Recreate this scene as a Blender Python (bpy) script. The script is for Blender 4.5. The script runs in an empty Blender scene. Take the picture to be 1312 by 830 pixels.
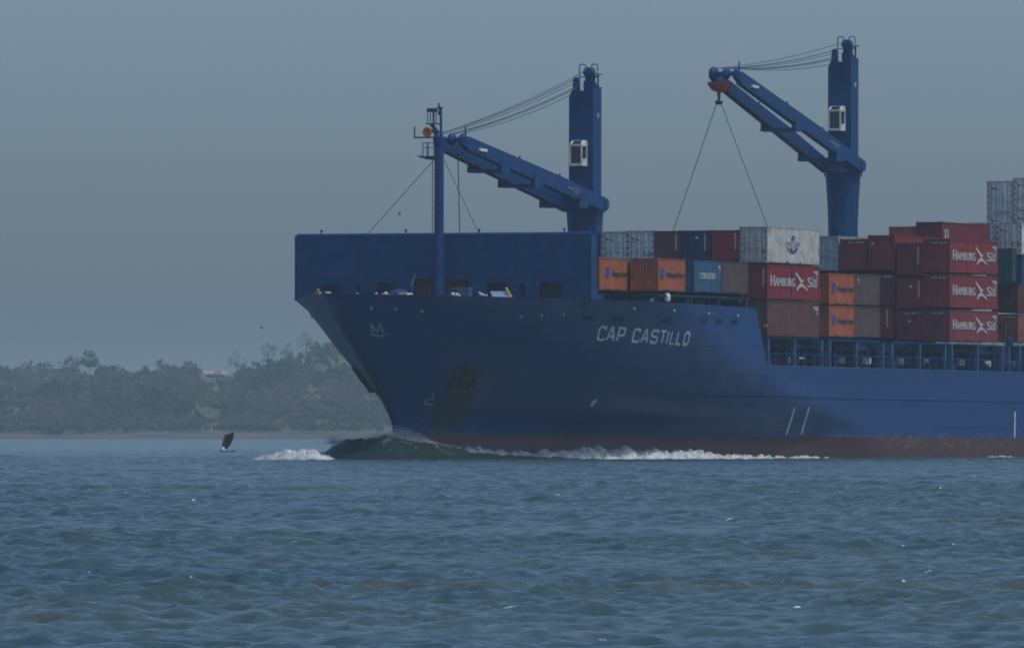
import bpy, math, random
import numpy as np
from mathutils import Matrix, Vector, noise as mnoise

random.seed(7)
rng = np.random.default_rng(7)
R = math.radians
scene = bpy.context.scene
col = scene.collection

# ---------------------------------------------------------------- camera
CAM_H, FPX, W0, HOR = 2.2, 14400.0, 1312.0, 554.0
cd = bpy.data.cameras.new('camera')
cam = bpy.data.objects.new('camera', cd)
col.objects.link(cam)
cam.location = (0, 0, CAM_H)
cam.rotation_euler = (R(90), 0, 0)
cd.sensor_width = 36.0
cd.lens = 36.0 * FPX / W0
cd.shift_y = (HOR - 415.0) / W0
cd.clip_start, cd.clip_end = 1.0, 60000.0
scene.camera = cam

# ---------------------------------------------------------------- sky, sun, exposure
SUN_EL = R(66)
SUN_AZ = R(120)            # clockwise from +Y: the sun stands to the right and high
world = bpy.data.worlds.new('World')
scene.world = world
world.use_nodes = True
wn = world.node_tree.nodes
bg = wn['Background']
sky = wn.new('ShaderNodeTexSky')
sky.sky_type = 'NISHITA'
sky.sun_disc = False
sky.sun_elevation = SUN_EL
sky.sun_rotation = SUN_AZ
sky.air_density, sky.dust_density, sky.ozone_density = 0.6, 2.4, 6.5
tint = wn.new('ShaderNodeMix')
tint.data_type = 'RGBA'; tint.blend_type = 'MULTIPLY'
tint.inputs[0].default_value = 1.0
tint.inputs[7].default_value = (0.96, 1.01, 1.0, 1)
world.node_tree.links.new(sky.outputs[0], tint.inputs[6])
world.node_tree.links.new(tint.outputs[2], bg.inputs[0])
bg.inputs[1].default_value = 0.15
sl = bpy.data.lights.new('sun', 'SUN')
sl.energy = 2.0
sl.angle = R(1.5)
sl.color = (1.0, 0.97, 0.92)
sun = bpy.data.objects.new('sun', sl)
col.objects.link(sun)
sdir = Vector((math.sin(SUN_AZ) * math.cos(SUN_EL), math.cos(SUN_AZ) * math.cos(SUN_EL), math.sin(SUN_EL)))
sun.rotation_euler = sdir.to_track_quat('Z', 'Y').to_euler()
sun.location = (300, 700, 300)
scene.view_settings.view_transform = 'Standard'
scene.view_settings.look = 'None'
scene.view_settings.gamma = 1.0
scene.view_settings.use_curve_mapping = False
scene.view_settings.exposure = -0.16
HAZE_DENSITY = 0.98e-4
HAZE_COLOR = (0.68, 0.94, 1.0)
scene.cycles.use_denoising = True
scene.cycles.max_bounces = 6
scene.cycles.volume_bounces = 0
scene.cycles.filter_width = 1.9

# ---------------------------------------------------------------- helpers
class MB:
    """collects shapes, then links them as one mesh object"""
    def __init__(s):
        s.v, s.f, s.m = [], [], []
        s.mats = []
    def mi(s, mat):
        if mat not in s.mats:
            s.mats.append(mat)
        return s.mats.index(mat)
    def add(s, verts, faces, mat):
        o = len(s.v)
        k = s.mi(mat)
        s.v.extend([tuple(p) for p in verts])
        for f in faces:
            s.f.append(tuple(i + o for i in f))
            s.m.append(k)
    def box(s, x0, x1, y0, y1, z0, z1, mat):
        v = [(x0, y0, z0), (x1, y0, z0), (x1, y1, z0), (x0, y1, z0), (x0, y0, z1), (x1, y0, z1), (x1, y1, z1), (x0, y1, z1)]
        s.add(v, [(0, 3, 2, 1), (4, 5, 6, 7), (0, 1, 5, 4), (1, 2, 6, 5), (2, 3, 7, 6), (3, 0, 4, 7)], mat)
    def beam(s, p0, p1, w, h, mat, up=(0, 0, 1), w1=None, h1=None):
        p0, p1 = Vector(p0), Vector(p1)
        d = (p1 - p0).normalized()
        r = d.cross(Vector(up))
        if r.length < 1e-4:
            r = d.cross(Vector((1, 0, 0)))
        r.normalize()
        u = r.cross(d)
        w1 = w if w1 is None else w1
        h1 = h if h1 is None else h1
        v = []
        for p, a, b in ((p0, w / 2, h / 2), (p1, w1 / 2, h1 / 2)):
            v += [p - r * a - u * b, p + r * a - u * b, p + r * a + u * b, p - r * a + u * b]
        s.add(v, [(3, 2, 1, 0), (4, 5, 6, 7), (0, 1, 5, 4), (1, 2, 6, 5), (2, 3, 7, 6), (3, 0, 4, 7)], mat)
    def tube(s, p0, p1, r0, mat, r1=None, n=8):
        p0, p1 = Vector(p0), Vector(p1)
        r1 = r0 if r1 is None else r1
        d = (p1 - p0).normalized()
        a = d.orthogonal().normalized()
        b = d.cross(a)
        v = []
        for p, r in ((p0, r0), (p1, r1)):
            for i in range(n):
                t = 2 * math.pi * i / n
                v.append(p + (a * math.cos(t) + b * math.sin(t)) * r)
        f = [(i, (i + 1) % n, n + (i + 1) % n, n + i) for i in range(n)]
        f += [tuple(range(n - 1, -1, -1)), tuple(range(n, 2 * n))]
        s.add(v, f, mat)
    def path(s, pts, r, mat, n=6):
        for a, b in zip(pts[:-1], pts[1:]):
            s.tube(a, b, r, mat, n=n)
    def lathe(s, c, prof, mat, n=20, axis='z'):
        """prof: list of (radius, height) round the given axis through c"""
        v = []
        for r, h in prof:
            for i in range(n):
                t = 2 * math.pi * i / n
                p = (r * math.cos(t), r * math.sin(t), h)
                if axis == 'x':
                    p = (p[2], p[0], p[1])
                elif axis == 'y':
                    p = (p[0], p[2], p[1])
                v.append((c[0] + p[0], c[1] + p[1], c[2] + p[2]))
        f = []
        for j in range(len(prof) - 1):
            for i in range(n):
                f.append((j * n + i, j * n + (i + 1) % n, (j + 1) * n + (i + 1) % n, (j + 1) * n + i))
        f += [tuple(range(n - 1, -1, -1)), tuple(range((len(prof) - 1) * n, len(prof) * n))]
        s.add(v, f, mat)
    def prism(s, pts, d, mat):
        """flat polygon pts (3D) pushed along the vector d"""
        n = len(pts)
        d = Vector(d)
        v = [Vector(p) for p in pts] + [Vector(p) + d for p in pts]
        f = [tuple(range(n - 1, -1, -1)), tuple(range(n, 2 * n))]
        f += [(i, (i + 1) % n, n + (i + 1) % n, n + i) for i in range(n)]
        s.add(v, f, mat)
    def build(s, name, parent=None, smooth=False):
        me = bpy.data.meshes.new(name)
        me.from_pydata(s.v, [], s.f)
        for m in s.mats:
            me.materials.append(m)
        me.polygons.foreach_set('material_index', s.m)
        if smooth:
            me.polygons.foreach_set('use_smooth', [True] * len(s.f))
        me.update()
        o = bpy.data.objects.new(name, me)
        col.objects.link(o)
        if parent is not None:
            o.parent = parent
        return o


def fast_mesh(name, verts, quads, mats, mat_idx=None, smooth=True, parent=None):
    verts = np.asarray(verts, dtype=np.float32)
    quads = np.asarray(quads, dtype=np.int32)
    me = bpy.data.meshes.new(name)
    me.vertices.add(len(verts))
    me.vertices.foreach_set('co', verts.ravel())
    k = quads.shape[1]
    me.loops.add(quads.size)
    me.loops.foreach_set('vertex_index', quads.ravel())
    me.polygons.add(len(quads))
    me.polygons.foreach_set('loop_start', np.arange(0, quads.size, k, dtype=np.int32))
    me.polygons.foreach_set('loop_total', np.full(len(quads), k, dtype=np.int32))
    for m in mats:
        me.materials.append(m)
    if mat_idx is not None:
        me.polygons.foreach_set('material_index', np.asarray(mat_idx, dtype=np.int32))
    me.polygons.foreach_set('use_smooth', np.full(len(quads), smooth))
    me.update(calc_edges=True)
    o = bpy.data.objects.new(name, me)
    col.objects.link(o)
    if parent is not None:
        o.parent = parent
    return o


def grid_quads(nr, nc):
    i = np.arange(nr - 1)[:, None] * nc + np.arange(nc - 1)[None, :]
    return np.stack([i, i + 1, i + nc + 1, i + nc], -1).reshape(-1, 4)


def tag(o, label=None, cat=None, group=None, kind=None):
    if label:
        o['label'] = label
    if cat:
        o['category'] = cat
    if group:
        o['group'] = group
    if kind:
        o['kind'] = kind
    return o


def empty(name, parent=None, loc=(0, 0, 0)):
    o = bpy.data.objects.new(name, None)
    col.objects.link(o)
    o.location = loc
    o.parent = parent
    o.empty_display_size = 0.5
    return o

# ---------------------------------------------------------------- materials
def newmat(name):
    m = bpy.data.materials.new(name)
    m.use_nodes = True
    return m, m.node_tree.nodes, m.node_tree.links, m.node_tree.nodes['Principled BSDF']


def mixc(n, l, fac, a, b):
    mx = n.new('ShaderNodeMix')
    mx.data_type = 'RGBA'
    for sock, val in ((mx.inputs[0], fac), (mx.inputs[6], a), (mx.inputs[7], b)):
        if hasattr(val, 'is_linked'):
            l.new(val, sock)
        elif isinstance(val, (int, float)):
            sock.default_value = val
        else:
            sock.default_value = (*val, 1)
    return mx.outputs[2]


def noise_fac(n, l, scale, lo, hi, stretch=(1, 1, 1), detail=4, coord='Object', seed=0.0):
    tc = n.new('ShaderNodeTexCoord')
    mp = n.new('ShaderNodeMapping')
    mp.inputs['Scale'].default_value = stretch
    mp.inputs['Location'].default_value = (seed, seed * 1.7, seed * 0.6)
    l.new(tc.outputs[coord], mp.inputs[0])
    nz = n.new('ShaderNodeTexNoise')
    nz.inputs['Scale'].default_value = scale
    nz.inputs['Detail'].default_value = detail
    nz.inputs['Roughness'].default_value = 0.6
    l.new(mp.outputs[0], nz.inputs['Vector'])
    mr = n.new('ShaderNodeMapRange')
    mr.inputs[1].default_value = lo
    mr.inputs[2].default_value = hi
    l.new(nz.outputs[0], mr.inputs[0])
    return mr.outputs[0]


_pc = {}
def paint(c, rough=0.5, var=0.25, rust=0.0, streak=0.0, name=None):
    key = (c, rough, var, rust, streak)
    if key in _pc:
        return _pc[key]
    m, n, l, b = newmat(name or 'paint')
    dark = tuple(x * (1 - var) for x in c)
    lite = tuple(min(0.9, x * (1 + var * 0.5) + 0.004) for x in c)
    out = mixc(n, l, noise_fac(n, l, 0.9, 0.3, 0.7), dark, lite)
    if streak:
        f = noise_fac(n, l, 1.0, 0.50, 0.78, stretch=(2.2, 2.2, 0.18), seed=3.0)
        mt = n.new('ShaderNodeMath'); mt.operation = 'MULTIPLY'; mt.inputs[1].default_value = streak
        l.new(f, mt.inputs[0])
        out = mixc(n, l, mt.outputs[0], out, tuple(x * 0.4 + 0.02 for x in c))
    if rust:
        f = noise_fac(n, l, 3.2, 0.66 - rust * 0.2, 0.74 - rust * 0.2, stretch=(1, 1, 0.5), detail=6, seed=8.0)
        out = mixc(n, l, f, out, (0.10, 0.045, 0.025))
    l.new(out, b.inputs['Base Color'])
    b.inputs['Roughness'].default_value = rough
    b.inputs['Specular IOR Level'].default_value = 0.22
    _pc[key] = m
    return m


SHIP_BLUE = (0.001, 0.047, 0.165)
M_blue = paint(SHIP_BLUE, 0.5, 0.22, 0.10, 0.35, 'ship_blue_paint')
M_blue_dk = paint((0.006, 0.032, 0.092), 0.55, 0.3, 0.2, 0.4, 'deck_blue_paint')
M_post = paint((0.045, 0.11, 0.22), 0.5, 0.25, 0.25, 0.3, 'post_blue_paint')
M_white = paint((0.70, 0.70, 0.66), 0.45, 0.15, 0.05, 0.2, 'white_paint')
M_mark = paint((0.78, 0.80, 0.74), 0.6, 0.25, 0.0, 0.35, 'white_marking_paint')
M_mark_dim = paint((0.30, 0.35, 0.38), 0.6, 0.3, 0.0, 0.3, 'worn_marking_paint')
M_dark = paint((0.010, 0.013, 0.018), 0.6, 0.3, 0, 0, 'dark_steel')
M_cable = paint((0.05, 0.075, 0.10), 0.6, 0.2, 0, 0, 'wire_rope')
M_red = paint((0.30, 0.025, 0.03), 0.5, 0.25, 0.1, 0.2, 'red_paint')
M_orange = paint((0.50, 0.12, 0.03), 0.5, 0.2, 0.1, 0, 'orange_paint')
M_yellow = paint((0.55, 0.35, 0.05), 0.5, 0.2, 0.1, 0, 'yellow_paint')
M_deck = paint((0.05, 0.05, 0.05), 0.8, 0.3, 0.3, 0, 'deck_paint')
M_rope = paint((0.55, 0.50, 0.38), 0.9, 0.3, 0, 0, 'mooring_rope_fibre')
M_rust = paint((0.060, 0.036, 0.032), 0.8, 0.5, 0.5, 0, 'rusty_iron')
m, n, l, b = newmat('window_glass')
b.inputs['Base Color'].default_value = (0.015, 0.02, 0.028, 1)
b.inputs['Roughness'].default_value = 0.08
M_glass = m


def make_hull_mat():
    m, n, l, b = newmat('hull_paint')
    tc = n.new('ShaderNodeTexCoord')
    sep = n.new('ShaderNodeSeparateXYZ')
    l.new(tc.outputs['Object'], sep.inputs[0])
    f1 = noise_fac(n, l, 0.35, 0.3, 0.7, stretch=(0.5, 0.5, 0.9))
    blue = mixc(n, l, f1, (0.001, 0.035, 0.150), (0.001, 0.046, 0.190))
    # vertical run-off streaks and chalky scuffs
    f2 = noise_fac(n, l, 1.0, 0.55, 0.85, stretch=(1.6, 1.6, 0.10), seed=4.0)
    blue = mixc(n, l, f2, blue, (0.006, 0.055, 0.165))
    f3 = noise_fac(n, l, 1.3, 0.62, 0.80, stretch=(0.25, 0.25, 1.5), seed=9.0, detail=6)
    blue = mixc(n, l, f3, blue, (0.014, 0.066, 0.175))
    ax = n.new('ShaderNodeMath'); ax.operation = 'MULTIPLY_ADD'      # pale sheen painted into the hull colour, a noise-broken diagonal
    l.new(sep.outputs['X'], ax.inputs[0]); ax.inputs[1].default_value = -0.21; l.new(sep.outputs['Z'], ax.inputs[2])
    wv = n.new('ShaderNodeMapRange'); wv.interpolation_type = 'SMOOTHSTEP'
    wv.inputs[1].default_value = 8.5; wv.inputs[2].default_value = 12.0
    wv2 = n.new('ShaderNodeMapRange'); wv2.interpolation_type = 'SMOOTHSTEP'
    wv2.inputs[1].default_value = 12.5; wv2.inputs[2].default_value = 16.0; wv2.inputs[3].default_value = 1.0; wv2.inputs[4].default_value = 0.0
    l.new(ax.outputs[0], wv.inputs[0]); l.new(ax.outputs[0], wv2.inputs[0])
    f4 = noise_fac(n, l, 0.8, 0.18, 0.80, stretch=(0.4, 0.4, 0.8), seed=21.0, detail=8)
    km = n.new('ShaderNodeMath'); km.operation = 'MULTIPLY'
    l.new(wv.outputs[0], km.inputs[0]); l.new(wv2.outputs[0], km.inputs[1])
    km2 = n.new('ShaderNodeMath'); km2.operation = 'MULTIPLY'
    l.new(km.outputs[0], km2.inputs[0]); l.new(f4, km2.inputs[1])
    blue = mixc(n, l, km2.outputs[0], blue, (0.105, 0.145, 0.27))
    cmb = n.new('ShaderNodeCombineXYZ')
    l.new(sep.outputs['X'], cmb.inputs[0]); l.new(sep.outputs['Z'], cmb.inputs[1])
    brk = n.new('ShaderNodeTexBrick')
    brk.inputs['Color1'].default_value = (1, 1, 1, 1); brk.inputs['Color2'].default_value = (0.86, 0.86, 0.86, 1)
    brk.inputs['Mortar'].default_value = (0.45, 0.45, 0.45, 1)
    brk.inputs['Scale'].default_value = 1.0; brk.inputs['Mortar Size'].default_value = 0.05
    brk.inputs['Mortar Smooth'].default_value = 0.6
    brk.inputs['Brick Width'].default_value = 7.5; brk.inputs['Row Height'].default_value = 2.3
    l.new(cmb.outputs[0], brk.inputs['Vector'])
    mm = n.new('ShaderNodeMix'); mm.data_type = 'RGBA'; mm.blend_type = 'MULTIPLY'
    mm.inputs[0].default_value = 0.75
    l.new(blue, mm.inputs[6]); l.new(brk.outputs[0], mm.inputs[7])
    blue = mm.outputs[2]
    f5 = noise_fac(n, l, 1.0, 0.64, 0.80, stretch=(1.1, 1.1, 0.07), seed=31.0, detail=5)
    blue = mixc(n, l, f5, blue, (0.040, 0.045, 0.075))
    red = mixc(n, l, noise_fac(n, l, 0.9, 0.35, 0.65, stretch=(0.35, 0.35, 1.4), seed=2.0, detail=6),
               (0.095, 0.020, 0.024), (0.058, 0.028, 0.028))
    # bottom paint line
    wob = noise_fac(n, l, 2.0, 0.3, 0.7, stretch=(0.4, 0.4, 1), seed=6.0, detail=5)
    ad = n.new('ShaderNodeMath'); ad.operation = 'MULTIPLY_ADD'
    l.new(wob, ad.inputs[0]); ad.inputs[1].default_value = 0.10
    l.new(sep.outputs['Z'], ad.inputs[2])
    mr = n.new('ShaderNodeMapRange')
    mr.inputs[1].default_value = 2.00
    mr.inputs[2].default_value = 2.06
    l.new(ad.outputs[0], mr.inputs[0])
    out = mixc(n, l, mr.outputs[0], red, blue)
    # scraped, rusty stretch along the water line amidships
    def window(sock, a0, a1, b0, b1):
        u = n.new('ShaderNodeMapRange'); u.inputs[1].default_value = a0; u.inputs[2].default_value = a1
        d = n.new('ShaderNodeMapRange'); d.inputs[1].default_value = b0; d.inputs[2].default_value = b1
        d.inputs[3].default_value = 1.0; d.inputs[4].default_value = 0.0
        l.new(sock, u.inputs[0]); l.new(sock, d.inputs[0])
        k = n.new('ShaderNodeMath'); k.operation = 'MULTIPLY'
        l.new(u.outputs[0], k.inputs[0]); l.new(d.outputs[0], k.inputs[1])
        return k.outputs[0]
    wx = window(sep.outputs['X'], -104, -74, -64, -57)
    wz = window(sep.outputs['Z'], 0.6, 1.4, 2.1, 2.5)
    k = n.new('ShaderNodeMath'); k.operation = 'MULTIPLY'
    l.new(wx, k.inputs[0]); l.new(wz, k.inputs[1])
    sp = noise_fac(n, l, 1.6, 0.50, 0.62, stretch=(0.45, 0.45, 2.2), seed=12.0, detail=7)
    k2 = n.new('ShaderNodeMath'); k2.operation = 'MULTIPLY'
    l.new(k.outputs[0], k2.inputs[0]); l.new(sp, k2.inputs[1])
    out = mixc(n, l, k2.outputs[0], out, (0.16, 0.10, 0.05))
    l.new(out, b.inputs['Base Color'])
    b.inputs['Roughness'].default_value = 0.42
    b.inputs['Specular IOR Level'].default_value = 0.32
    # slightly uneven plating
    bp = n.new('ShaderNodeBump')
    bp.inputs['Strength'].default_value = 0.5
    bp.inputs['Distance'].default_value = 0.06
    nz = n.new('ShaderNodeTexNoise'); nz.inputs['Scale'].default_value = 0.55; nz.inputs['Detail'].default_value = 3
    l.new(tc.outputs['Object'], nz.inputs['Vector'])
    l.new(nz.outputs[0], bp.inputs['Height'])
    l.new(bp.outputs[0], b.inputs['Normal'])
    return m
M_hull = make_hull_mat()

# ---------------------------------------------------------------- ship frame and the measuring helpers
YAW = R(22.3)
ship = empty('container_ship', loc=(-5.5, 900.0, 0.087))
TRIM = R(0.25)
ship.rotation_mode = 'QUATERNION'
Mship = Matrix.Translation((-5.5, 900.0, 0.087)) @ Matrix.Rotation(-(math.pi / 2 + YAW), 4, 'Z') @ Matrix.Rotation(-TRIM, 4, 'Y')
ship.rotation_quaternion = Mship.to_quaternion()
tag(ship, 'dark blue container ship with two deck cranes ploughing through the sea', 'ship')


def proj(p):
    w = Mship @ Vector(p)
    return (W0 / 2 + FPX * w.x / w.y, HOR - FPX * (w.z - CAM_H) / w.y)


def sol_yz(x, px, py):
    y, z = 0.0, 10.0
    for _ in range(8):
        a = proj((x, y, z)); bq = proj((x, y + 0.1, z))
        y += (px - a[0]) / ((bq[0] - a[0]) / 0.1)
        a = proj((x, y, z)); bq = proj((x, y, z + 0.1))
        z += (py - a[1]) / ((bq[1] - a[1]) / 0.1)
    return y, z


def sol_xz(y, px, py):
    x, z = -30.0, 10.0
    for _ in range(8):
        a = proj((x, y, z)); bq = proj((x + 0.1, y, z))
        x += (px - a[0]) / ((bq[0] - a[0]) / 0.1)
        a = proj((x, y, z)); bq = proj((x, y, z + 0.1))
        z += (py - a[1]) / ((bq[1] - a[1]) / 0.1)
    return x, z


def sol_z(x, y, py):
    z = 10.0
    for _ in range(5):
        a = proj((x, y, z)); bq = proj((x, y, z + 0.1))
        z += (py - a[1]) / ((bq[1] - a[1]) / 0.1)
    return z

# ---------------------------------------------------------------- hull
BMAX = 14.9
LV = [  # z, stem x, entrance length, outline bulge beyond the stem
    (-2.0, 9.8, 76, None), (0.0, 10.0, 72, None), (3.0, 10.2, 66, None), (3.9, 11.1, 63, 0.08), (5.0, 12.4, 59, 0.5),
    (6.5, 14.4, 54, 1.1), (8.3, 16.9, 48, 1.75), (10.5, 19.9, 42, 2.3), (12.9, 22.8, 36.6, 3.1)]
_zs, _xs, _ls, _ps = [], [], [], []
_q = np.linspace(0, 1, 400)
for z, xs, L, g in LV:
    if g is None:
        p = 1.6
    else:
        lo, hi = 1.05, 4.0
        for _ in range(40):
            p = (lo + hi) / 2
            gain = np.max(0.925 * BMAX * (1 - (1 - _q) ** p) - 0.379 * L * _q)
            if gain < g:
                lo = p
            else:
                hi = p
    _zs.append(z); _xs.append(xs); _ls.append(L); _ps.append(p)


def cub(z, arr):
    """smooth interpolation through the levels"""
    z = np.asarray(z, dtype=float)
    m_ = np.gradient(np.array(arr), np.array(_zs))
    i = np.clip(np.searchsorted(_zs, z) - 1, 0, len(_zs) - 2)
    z0 = np.take(_zs, i); z1 = np.take(_zs, i + 1)
    h = z1 - z0
    t = np.clip((z - z0) / h, 0, 1)
    a = np.take(arr, i); b_ = np.take(arr, i + 1)
    return (2 * t**3 - 3 * t**2 + 1) * a + (t**3 - 2 * t**2 + t) * h * m_[i] + (-2 * t**3 + 3 * t**2) * b_ + (t**3 - t**2) * h * m_[i + 1]


def stem_x(z):
    return cub(z, _xs)


def half_b(x, z):
    x = np.asarray(x, dtype=float); z = np.asarray(z, dtype=float)
    t = np.maximum(stem_x(z) - x, 0)
    q = np.clip(t / cub(z, _ls), 0, 1)
    b_ = BMAX * (1 - (1 - q) ** cub(z, _ps))
    r = np.interp(z, [0, 5, 12.9], [0.12, 0.3, 0.8])
    return np.minimum(np.sqrt(b_**2 + 2 * r * t * np.exp(-t / 2.5)), BMAX)


def ztop(x):
    """upper edge of the shell: bulwark, then the step down to the main deck"""
    x = np.asarray(x, dtype=float)
    z = np.interp(x, [-31, 0, 8, 23], [12.45, 12.75, 12.78, 12.9])
    t = np.clip((-30.9 - x) / 2.6, 0, 1)
    return z * (1 - t) + t * 7.82


def hull_pt(px, py):
    """point of the port side seen at that spot of the photograph"""
    x, z = -10.0, 6.0
    for _ in range(60):
        f = lambda a, c: np.array(proj((a, float(half_b(a, c)), c)))
        p = f(x, z)
        e = np.array([px, py]) - p
        J = np.stack([(f(x + 0.05, z) - p) / 0.05, (f(x, z + 0.05) - p) / 0.05], 1)
        d = np.linalg.solve(J, e)
        d = np.clip(d, -4, 4)
        x += d[0]; z = min(max(z + d[1], -1), 12.8)
        if abs(d).max() < 1e-3:
            break
    return x, z


def hull_at(x, z, off=0.03):
    y = float(half_b(x, z))
    e = 0.05
    dx = (float(half_b(x + e, z)) - float(half_b(x - e, z))) / (2 * e)
    dz = (float(half_b(x, z + e)) - float(half_b(x, z - e))) / (2 * e)
    nrm = Vector((-dx, 1, -dz)).normalized()
    return Vector((x, y, z)) + nrm * off


def build_hull():
    nv, ns = 46, 90
    s = np.linspace(0, 1, ns)
    v = np.linspace(0, 1, nv)
    V, F = [], []
    # bow part from the stem to x = -30.9, then straight aft
    xa = np.concatenate([np.linspace(-30.9, -34, 14)[1:], np.linspace(-34, -62, 16)[1:], np.linspace(-62, -160, 16)[1:]])
    cols = []
    for k in range(ns):
        w = s[k] ** 1.7
        xd = 22.8 - 53.7 * w
        z = -2.0 + v * (ztop(xd) + 2.0)
        xs = stem_x(z)
        x = xs - (xs + 30.9) * w
        cols.append(np.stack([x, half_b(x, z), z], 1))
    for x0 in xa:
        z = -2.0 + v * (ztop(x0) + 2.0)
        x = np.full(nv, x0)
        cols.append(np.stack([x, half_b(x, z), z], 1))
    port = np.stack(cols, 0)              # columns x rows x 3
    star = port.copy(); star[:, :, 1] *= -1
    allc = np.concatenate([star[::-1], port[1:]], 0)
    nc = len(allc)
    verts = allc.reshape(-1, 3)
    q = grid_quads(nc, nv)[:, ::-1]
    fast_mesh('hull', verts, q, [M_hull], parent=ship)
    # decks and the inside of the bulwark
    mb = MB()
    xd = np.linspace(22.0, -31.5, 50)
    zd = 11.35
    for a, c in zip(xd[:-1], xd[1:]):
        ba, bc = float(half_b(a, zd)) - 0.02, float(half_b(c, zd)) - 0.02
        mb.add([(a, -ba, zd), (a, ba, zd), (c, bc, zd), (c, -bc, zd)], [(0, 1, 2, 3)], M_deck)
    mb.build('forecastle_deck', ship)
    mb = MB()
    mb.box(-160, -31.6, -14.85, 14.85, 7.55, 7.70, M_deck)
    mb.build('main_deck', ship)
    mb = MB()
    for sg in (1, -1):
        prev = None
        for k in range(0, ns):
            w = s[k] ** 1.7
            x = 22.8 - 53.7 * w
            zt = float(ztop(x))
            bo = float(half_b(x, zt)); bi = max(bo - 0.28, 0.0)
            cur = [(x, sg * bo, zt + 0.004), (x - 0.25 * (1 - w), sg * bi, zt + 0.004), (x - 0.25 * (1 - w), sg * max(min(bi, float(half_b(x - 0.3, zd)) - 0.25), 0.0), zd)]
            if prev:
                mb.add(prev + cur, [(0, 1, 4, 3), (1, 2, 5, 4)], M_blue)
            prev = cur
    mb.build('bulwark_lining', ship)
    # transverse bulkhead at the step of the forecastle
    mb = MB()
    mb.box(-31.5, -31.2, -14.6, 14.6, 7.7, 11.3, M_blue_dk)
    mb.build('forecastle_bulkhead', ship)
build_hull()


def hull_patch(mb, mat, quad_px, nu=8, nv=8, off=0.03, mirror=False):
    """bilinear patch between four corners given on the hull as (x, z), laid on the plating"""
    a, b_, c, d = quad_px
    pts = []
    for j in range(nv + 1):
        for i in range(nu + 1):
            u, v = i / nu, j / nv
            x = (a[0] * (1 - u) + b_[0] * u) * (1 - v) + (d[0] * (1 - u) + c[0] * u) * v
            z = (a[1] * (1 - u) + b_[1] * u) * (1 - v) + (d[1] * (1 - u) + c[1] * u) * v
            p = hull_at(x, z, off)
            if mirror:
                p.y = -p.y
            pts.append(p)
    f = [(j * (nu + 1) + i, j * (nu + 1) + i + 1, (j + 1) * (nu + 1) + i + 1, (j + 1) * (nu + 1) + i) for j in range(nv) for i in range(nu)]
    mb.add(pts, f, mat)


def hull_stroke(mb, mat, pts, w, off=0.03, closed=False):
    """a painted line of width w through (x, z) points of the port plating, one chain of quads with mitred joints"""
    P = [hull_at(x, z, off) for x, z in pts]
    if closed:
        P.append(P[0])
    L_, R_ = [], []
    for i, p in enumerate(P):
        pa = P[i - 1] if i > 0 else (P[-2] if closed else None)
        pb = P[i + 1] if i < len(P) - 1 else (P[1] if closed else None)
        d = Vector((0, 0, 0))
        if pa is not None:
            d += (p - pa).normalized()
        if pb is not None:
            d += (pb - p).normalized()
        d.normalize()
        x, z = pts[i % len(pts)]
        nrm = (hull_at(x, z, 1.0) - hull_at(x, z, 0.0)).normalized()
        sd = d.cross(nrm).normalized()
        k = 1.0
        if pa is not None and pb is not None:
            cs = (p - pa).normalized().dot((pb - p).normalized())
            k = 1.0 / max(0.55, math.sqrt(max(0.0, (1 + cs) / 2)))
        L_.append(p + sd * w / 2 * k); R_.append(p - sd * w / 2 * k)
    n_ = len(P)
    mb.add(L_ + R_, [(i, i + 1, n_ + i + 1, n_ + i) for i in range(n_ - 1)], mat)

# angular stroke alphabet: unit box 0..1 wide, 0..1 high
GLY = {
    'C': [[(1, .80), (.85, 1), (.18, 1), (0, .85), (0, .15), (.18, 0), (.85, 0), (1, .20)]],
    'A': [[(0, 0), (.42, 1), (.58, 1), (1, 0)], [(.2, .30), (.8, .30)]],
    'P': [[(0, 0), (0, 1), (.85, 1), (1, .86), (1, .58), (.85, .44), (0, .44)]],
    'S': [[(1, .80), (.85, 1), (.15, 1), (0, .86), (0, .64), (.15, .53), (.85, .47), (1, .36), (1, .14), (.85, 0), (.15, 0), (0, .2)]],
    'T': [[(0, 1), (1, 1)], [(.5, 1), (.5, 0)]],
    'I': [[(.5, 0), (.5, 1)]],
    'L': [[(0, 1), (0, 0), (1, 0)]],
    'O': [[(.18, 0), (.82, 0), (1, .15), (1, .85), (.82, 1), (.18, 1), (0, .85), (0, .15), (.18, 0)]],
}


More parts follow.
